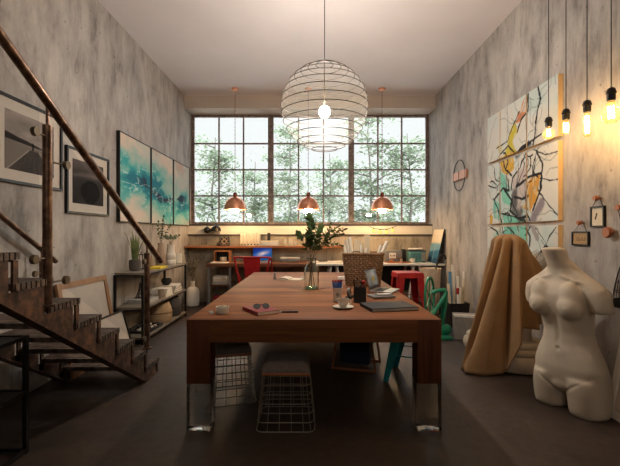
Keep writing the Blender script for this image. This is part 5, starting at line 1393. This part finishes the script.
# cloth
def cloth():
    ctl = [(0, .24, 0, .42), (40, .2, .17, .32), (90, .0, .25, .2), (135, -.24, .24, .12), (165, -.36, .14, .03), (185, -.42, .0, .012), (205, -.50, -.10, .01), (222, -.54, -.22, .008), (238, -.36, -.28, .008), (250, -.20, -.285, .01), (260, -.15, -.29, .05), (270, -.06, -.29, .30), (284, .0, -.27, .43), (318, .15, -.21, .42), (340, .23, -.1, .45), (360, .24, 0, .42)]
    cx, cy = 1.985, 3.99; nT = 220; nL = 46
    top = Vector((-.0, .0, 1.315)); mb = MB(); rows = []
    def interp(deg):
        for (a, x, y, z), (b, x2, y2, z2) in zip(ctl, ctl[1:]):
            if a <= deg <= b:
                t = (deg-a)/(b-a); t = t*t*(3-2*t); return Vector((x+(x2-x)*t, y+(y2-y)*t, z+(z2-z)*t))
    for j in range(nL+1):
        u = j/nL; row = []
        for i in range(nT):
            deg = 360*i/nT; th = R(deg); e = interp(deg)
            sh_ = Vector((.15*math.cos(th)*(1.0 if math.cos(th) < 0 else 1.15), .14*math.sin(th), 1.25-.10*max(0, math.cos(th))))
            if u < .16:
                q = u/.16; s = math.sin(q*PI/2); p = Vector((sh_.x*s, sh_.y*s, 1.315+(sh_.z-1.315)*(1-math.cos(q*PI/2))))
            else:
                q = (u-.16)/.84; zq = sh_.z+(e.z-sh_.z)*q
                # hangs almost straight, flares towards the hem
                full = 1.235-0.0; fq = q**1.12
                p = Vector((sh_.x+(e.x-sh_.x)*fq, sh_.y+(e.y-sh_.y)*fq, zq))
                bul = .085*math.exp(-((deg if deg < 180 else deg-360)/38)**2)*math.sin(PI*min(1, q*1.25))**1.0 if q < .8 else 0
                p.x += bul
            rad = Vector((math.cos(th), math.sin(th), 0))
            amp = .010+.040*sst_(.06, .42, u)
            f = math.cos(9*th+.8+.5*math.sin(3*th))+.45*math.cos(17*th+2.0)+.3*math.cos(5*th)
            p += rad*amp*(f-.3)*(0.15 if u < .05 else 1)*(1-.55*sst_(.8, 1, u)*(e.z < .1))
            # a few slanted creases near the top right
            p += Vector((0, 0, .012*math.sin(14*u*6+2*th)))*math.exp(-((u-.16)/.06)**2)*max(0, math.cos(th-.3))
            p.z = max(p.z, .006+.006*(1+math.cos(13*th)) if u > .9 else .006)
            row.append(mb.bm.verts.new((p.x, p.y, p.z)))
        rows.append(row)
    for A, B in zip(rows, rows[1:]):
        for k in range(nT): mb.bm.faces.new((A[k], A[(k+1) % nT], B[(k+1) % nT], B[k]))
    bmesh.ops.remove_doubles(mb.bm, verts=rows[0], dist=.0005)
    o = solo('brown_cloth', mb, m_camel, 'camel brown cloth draped over a column fragment by right wall', 'cloth', (cx, cy, 0), angle=180)
    md = o.modifiers.new('thick', 'SOLIDIFY'); md.thickness = .005; md.offset = 1
    return o
def sst_(a, b, x):
    t = min(1, max(0, (x-a)/(b-a))); return t*t*(3-2*t)
cloth()

# plaster torso
def torso():
    mb = MB(); n = 40
    def loft(secs):
        rings = []
        for (cx, cy, z, wx, wy, e) in secs:
            ring = []
            for k in range(n):
                a = 2*PI*k/n; c, s = math.cos(a), math.sin(a)
                ring.append(mb.bm.verts.new((cx+wx*abs(c)**e*(1 if c > 0 else -1), cy+wy*abs(s)**e*(1 if s > 0 else -1), z)))
            rings.append(ring)
        for A, B in zip(rings, rings[1:]):
            for k in range(n): mb.bm.faces.new((A[k], A[(k+1) % n], B[(k+1) % n], B[k]))
        mb.bm.faces.new(list(reversed(rings[0]))); mb.bm.faces.new(rings[-1])
    # trunk: hips to neck
    loft([(0, .015, .17, .20, .12, .9), (0, .010, .24, .258, .150, .85), (0, .010, .32, .260, .155, .85), (-.005, .015, .40, .236, .148, .88), (-.01, .025, .50, .190, .136, .92), (-.01, .028, .58, .176, .132, .95), (-.01, .022, .68, .188, .138, .95), (-.01, .015, .78, .205, .148, .92), (-.01, .012, .86, .212, .146, .88), (-.01, .018, .92, .202, .122, .9), (-.01, .025, .965, .172, .098, .95), (-.01, .028, 1.01, .125, .086, 1), (-.01, .02, 1.06, .092, .080, 1), (-.012, .0, 1.12, .080, .082, 1), (-.015, -.028, 1.215, .088, .092, 1)])
    for s in (-1, 1):
        loft([(s*.135, .012, .004, .122, .145, .95), (s*.137, .012, .08, .130, .155, .95), (s*.134, .012, .17, .134, .165, .95), (s*.125, .012, .26, .13, .165, .95)])
        mb.ball((s*.128, .085, .235), (.118, .095, .125), 20, 14)                 # buttocks
        mb.ball((s*.118-.005, -.108, .775), (.086, .078, .088), 22, 14)         # breast
        mb.ball((s*.115-.005, -.085, .84), (.085, .065, .12), 20, 12)
        # shoulder and upper arm stump
        mb.tube([(s*.09, .025, .955), (s*.18, .03, .915), (s*.235, .03, .87), (s*.250, .025, .81), (s*.254, .02, .745)], [.06, .084, .094, .086, .074], 20)
        mb.tube([(s*.03, -.060, 1.005), (s*.10, -.068, .985), (s*.18, -.045, .96)], [.008, .010, .012], 10)    # collar bone
        mb.tube([(s*.02, .03, 1.10), (s*.09, .035, 1.01), (s*.18, .03, .935)], [.05, .06, .065], 14)
    mb.ball((0, -.045, .40), (.15, .09, .14), 20, 14)                             # belly
    mb.ball((0, -.07, .20), (.10, .075, .07), 16, 10)
    me = mb.mesh('t', None)
    o = bpy.data.objects.new('tmp', me); COL.objects.link(o)
    r = o.modifiers.new('r', 'REMESH'); r.mode = 'VOXEL'; r.voxel_size = .0085
    s = o.modifiers.new('s', 'SMOOTH'); s.factor = .5; s.iterations = 26
    dg = bpy.context.evaluated_depsgraph_get(); dg.update()
    me2 = bpy.data.meshes.new_from_object(o.evaluated_get(dg)); bpy.data.objects.remove(o)
    me2.name = 'plaster_torso'
    for v in me2.vertices:
        c = v.co
        if c.y < 0:
            d = math.hypot(c.x+.003, c.z-.46); c.y += .018*math.exp(-(d/.013)**2)               # navel
            c.y += .008*math.exp(-(c.x/.018)**2)*sst_(.48, .54, c.z)*(1-sst_(.68, .74, c.z))      # midline
            for s in (-1, 1):                                                                   # groin creases
                t = (c.z-.135)/.16
                if -.1 < t < 1.1: xx = s*(.02+.20*max(0, t)); c.y += .010*math.exp(-((c.x-xx)/.014)**2)*(1-max(0, t)*.7)
                d = math.hypot(c.x-(s*.122-.005), c.z-.775); c.y -= .006*math.exp(-(d/.012)**2)
        lean = -.10*(c.z/1.2)**1.2
        sway = .02*math.sin(c.z/1.2*PI)
        c.x += lean+sway
        if c.z < .012: c.z = .0
    for p in me2.polygons: p.use_smooth = True
    me2.materials.clear(); me2.materials.append(m_plaster)
    o = link('plaster_torso', me2); o.location = (1.99, 3.06, 0); o.rotation_euler = (0, 0, R(-66))
    tag(o, 'white plaster female torso standing on floor at right foreground', 'sculpture')
torso()
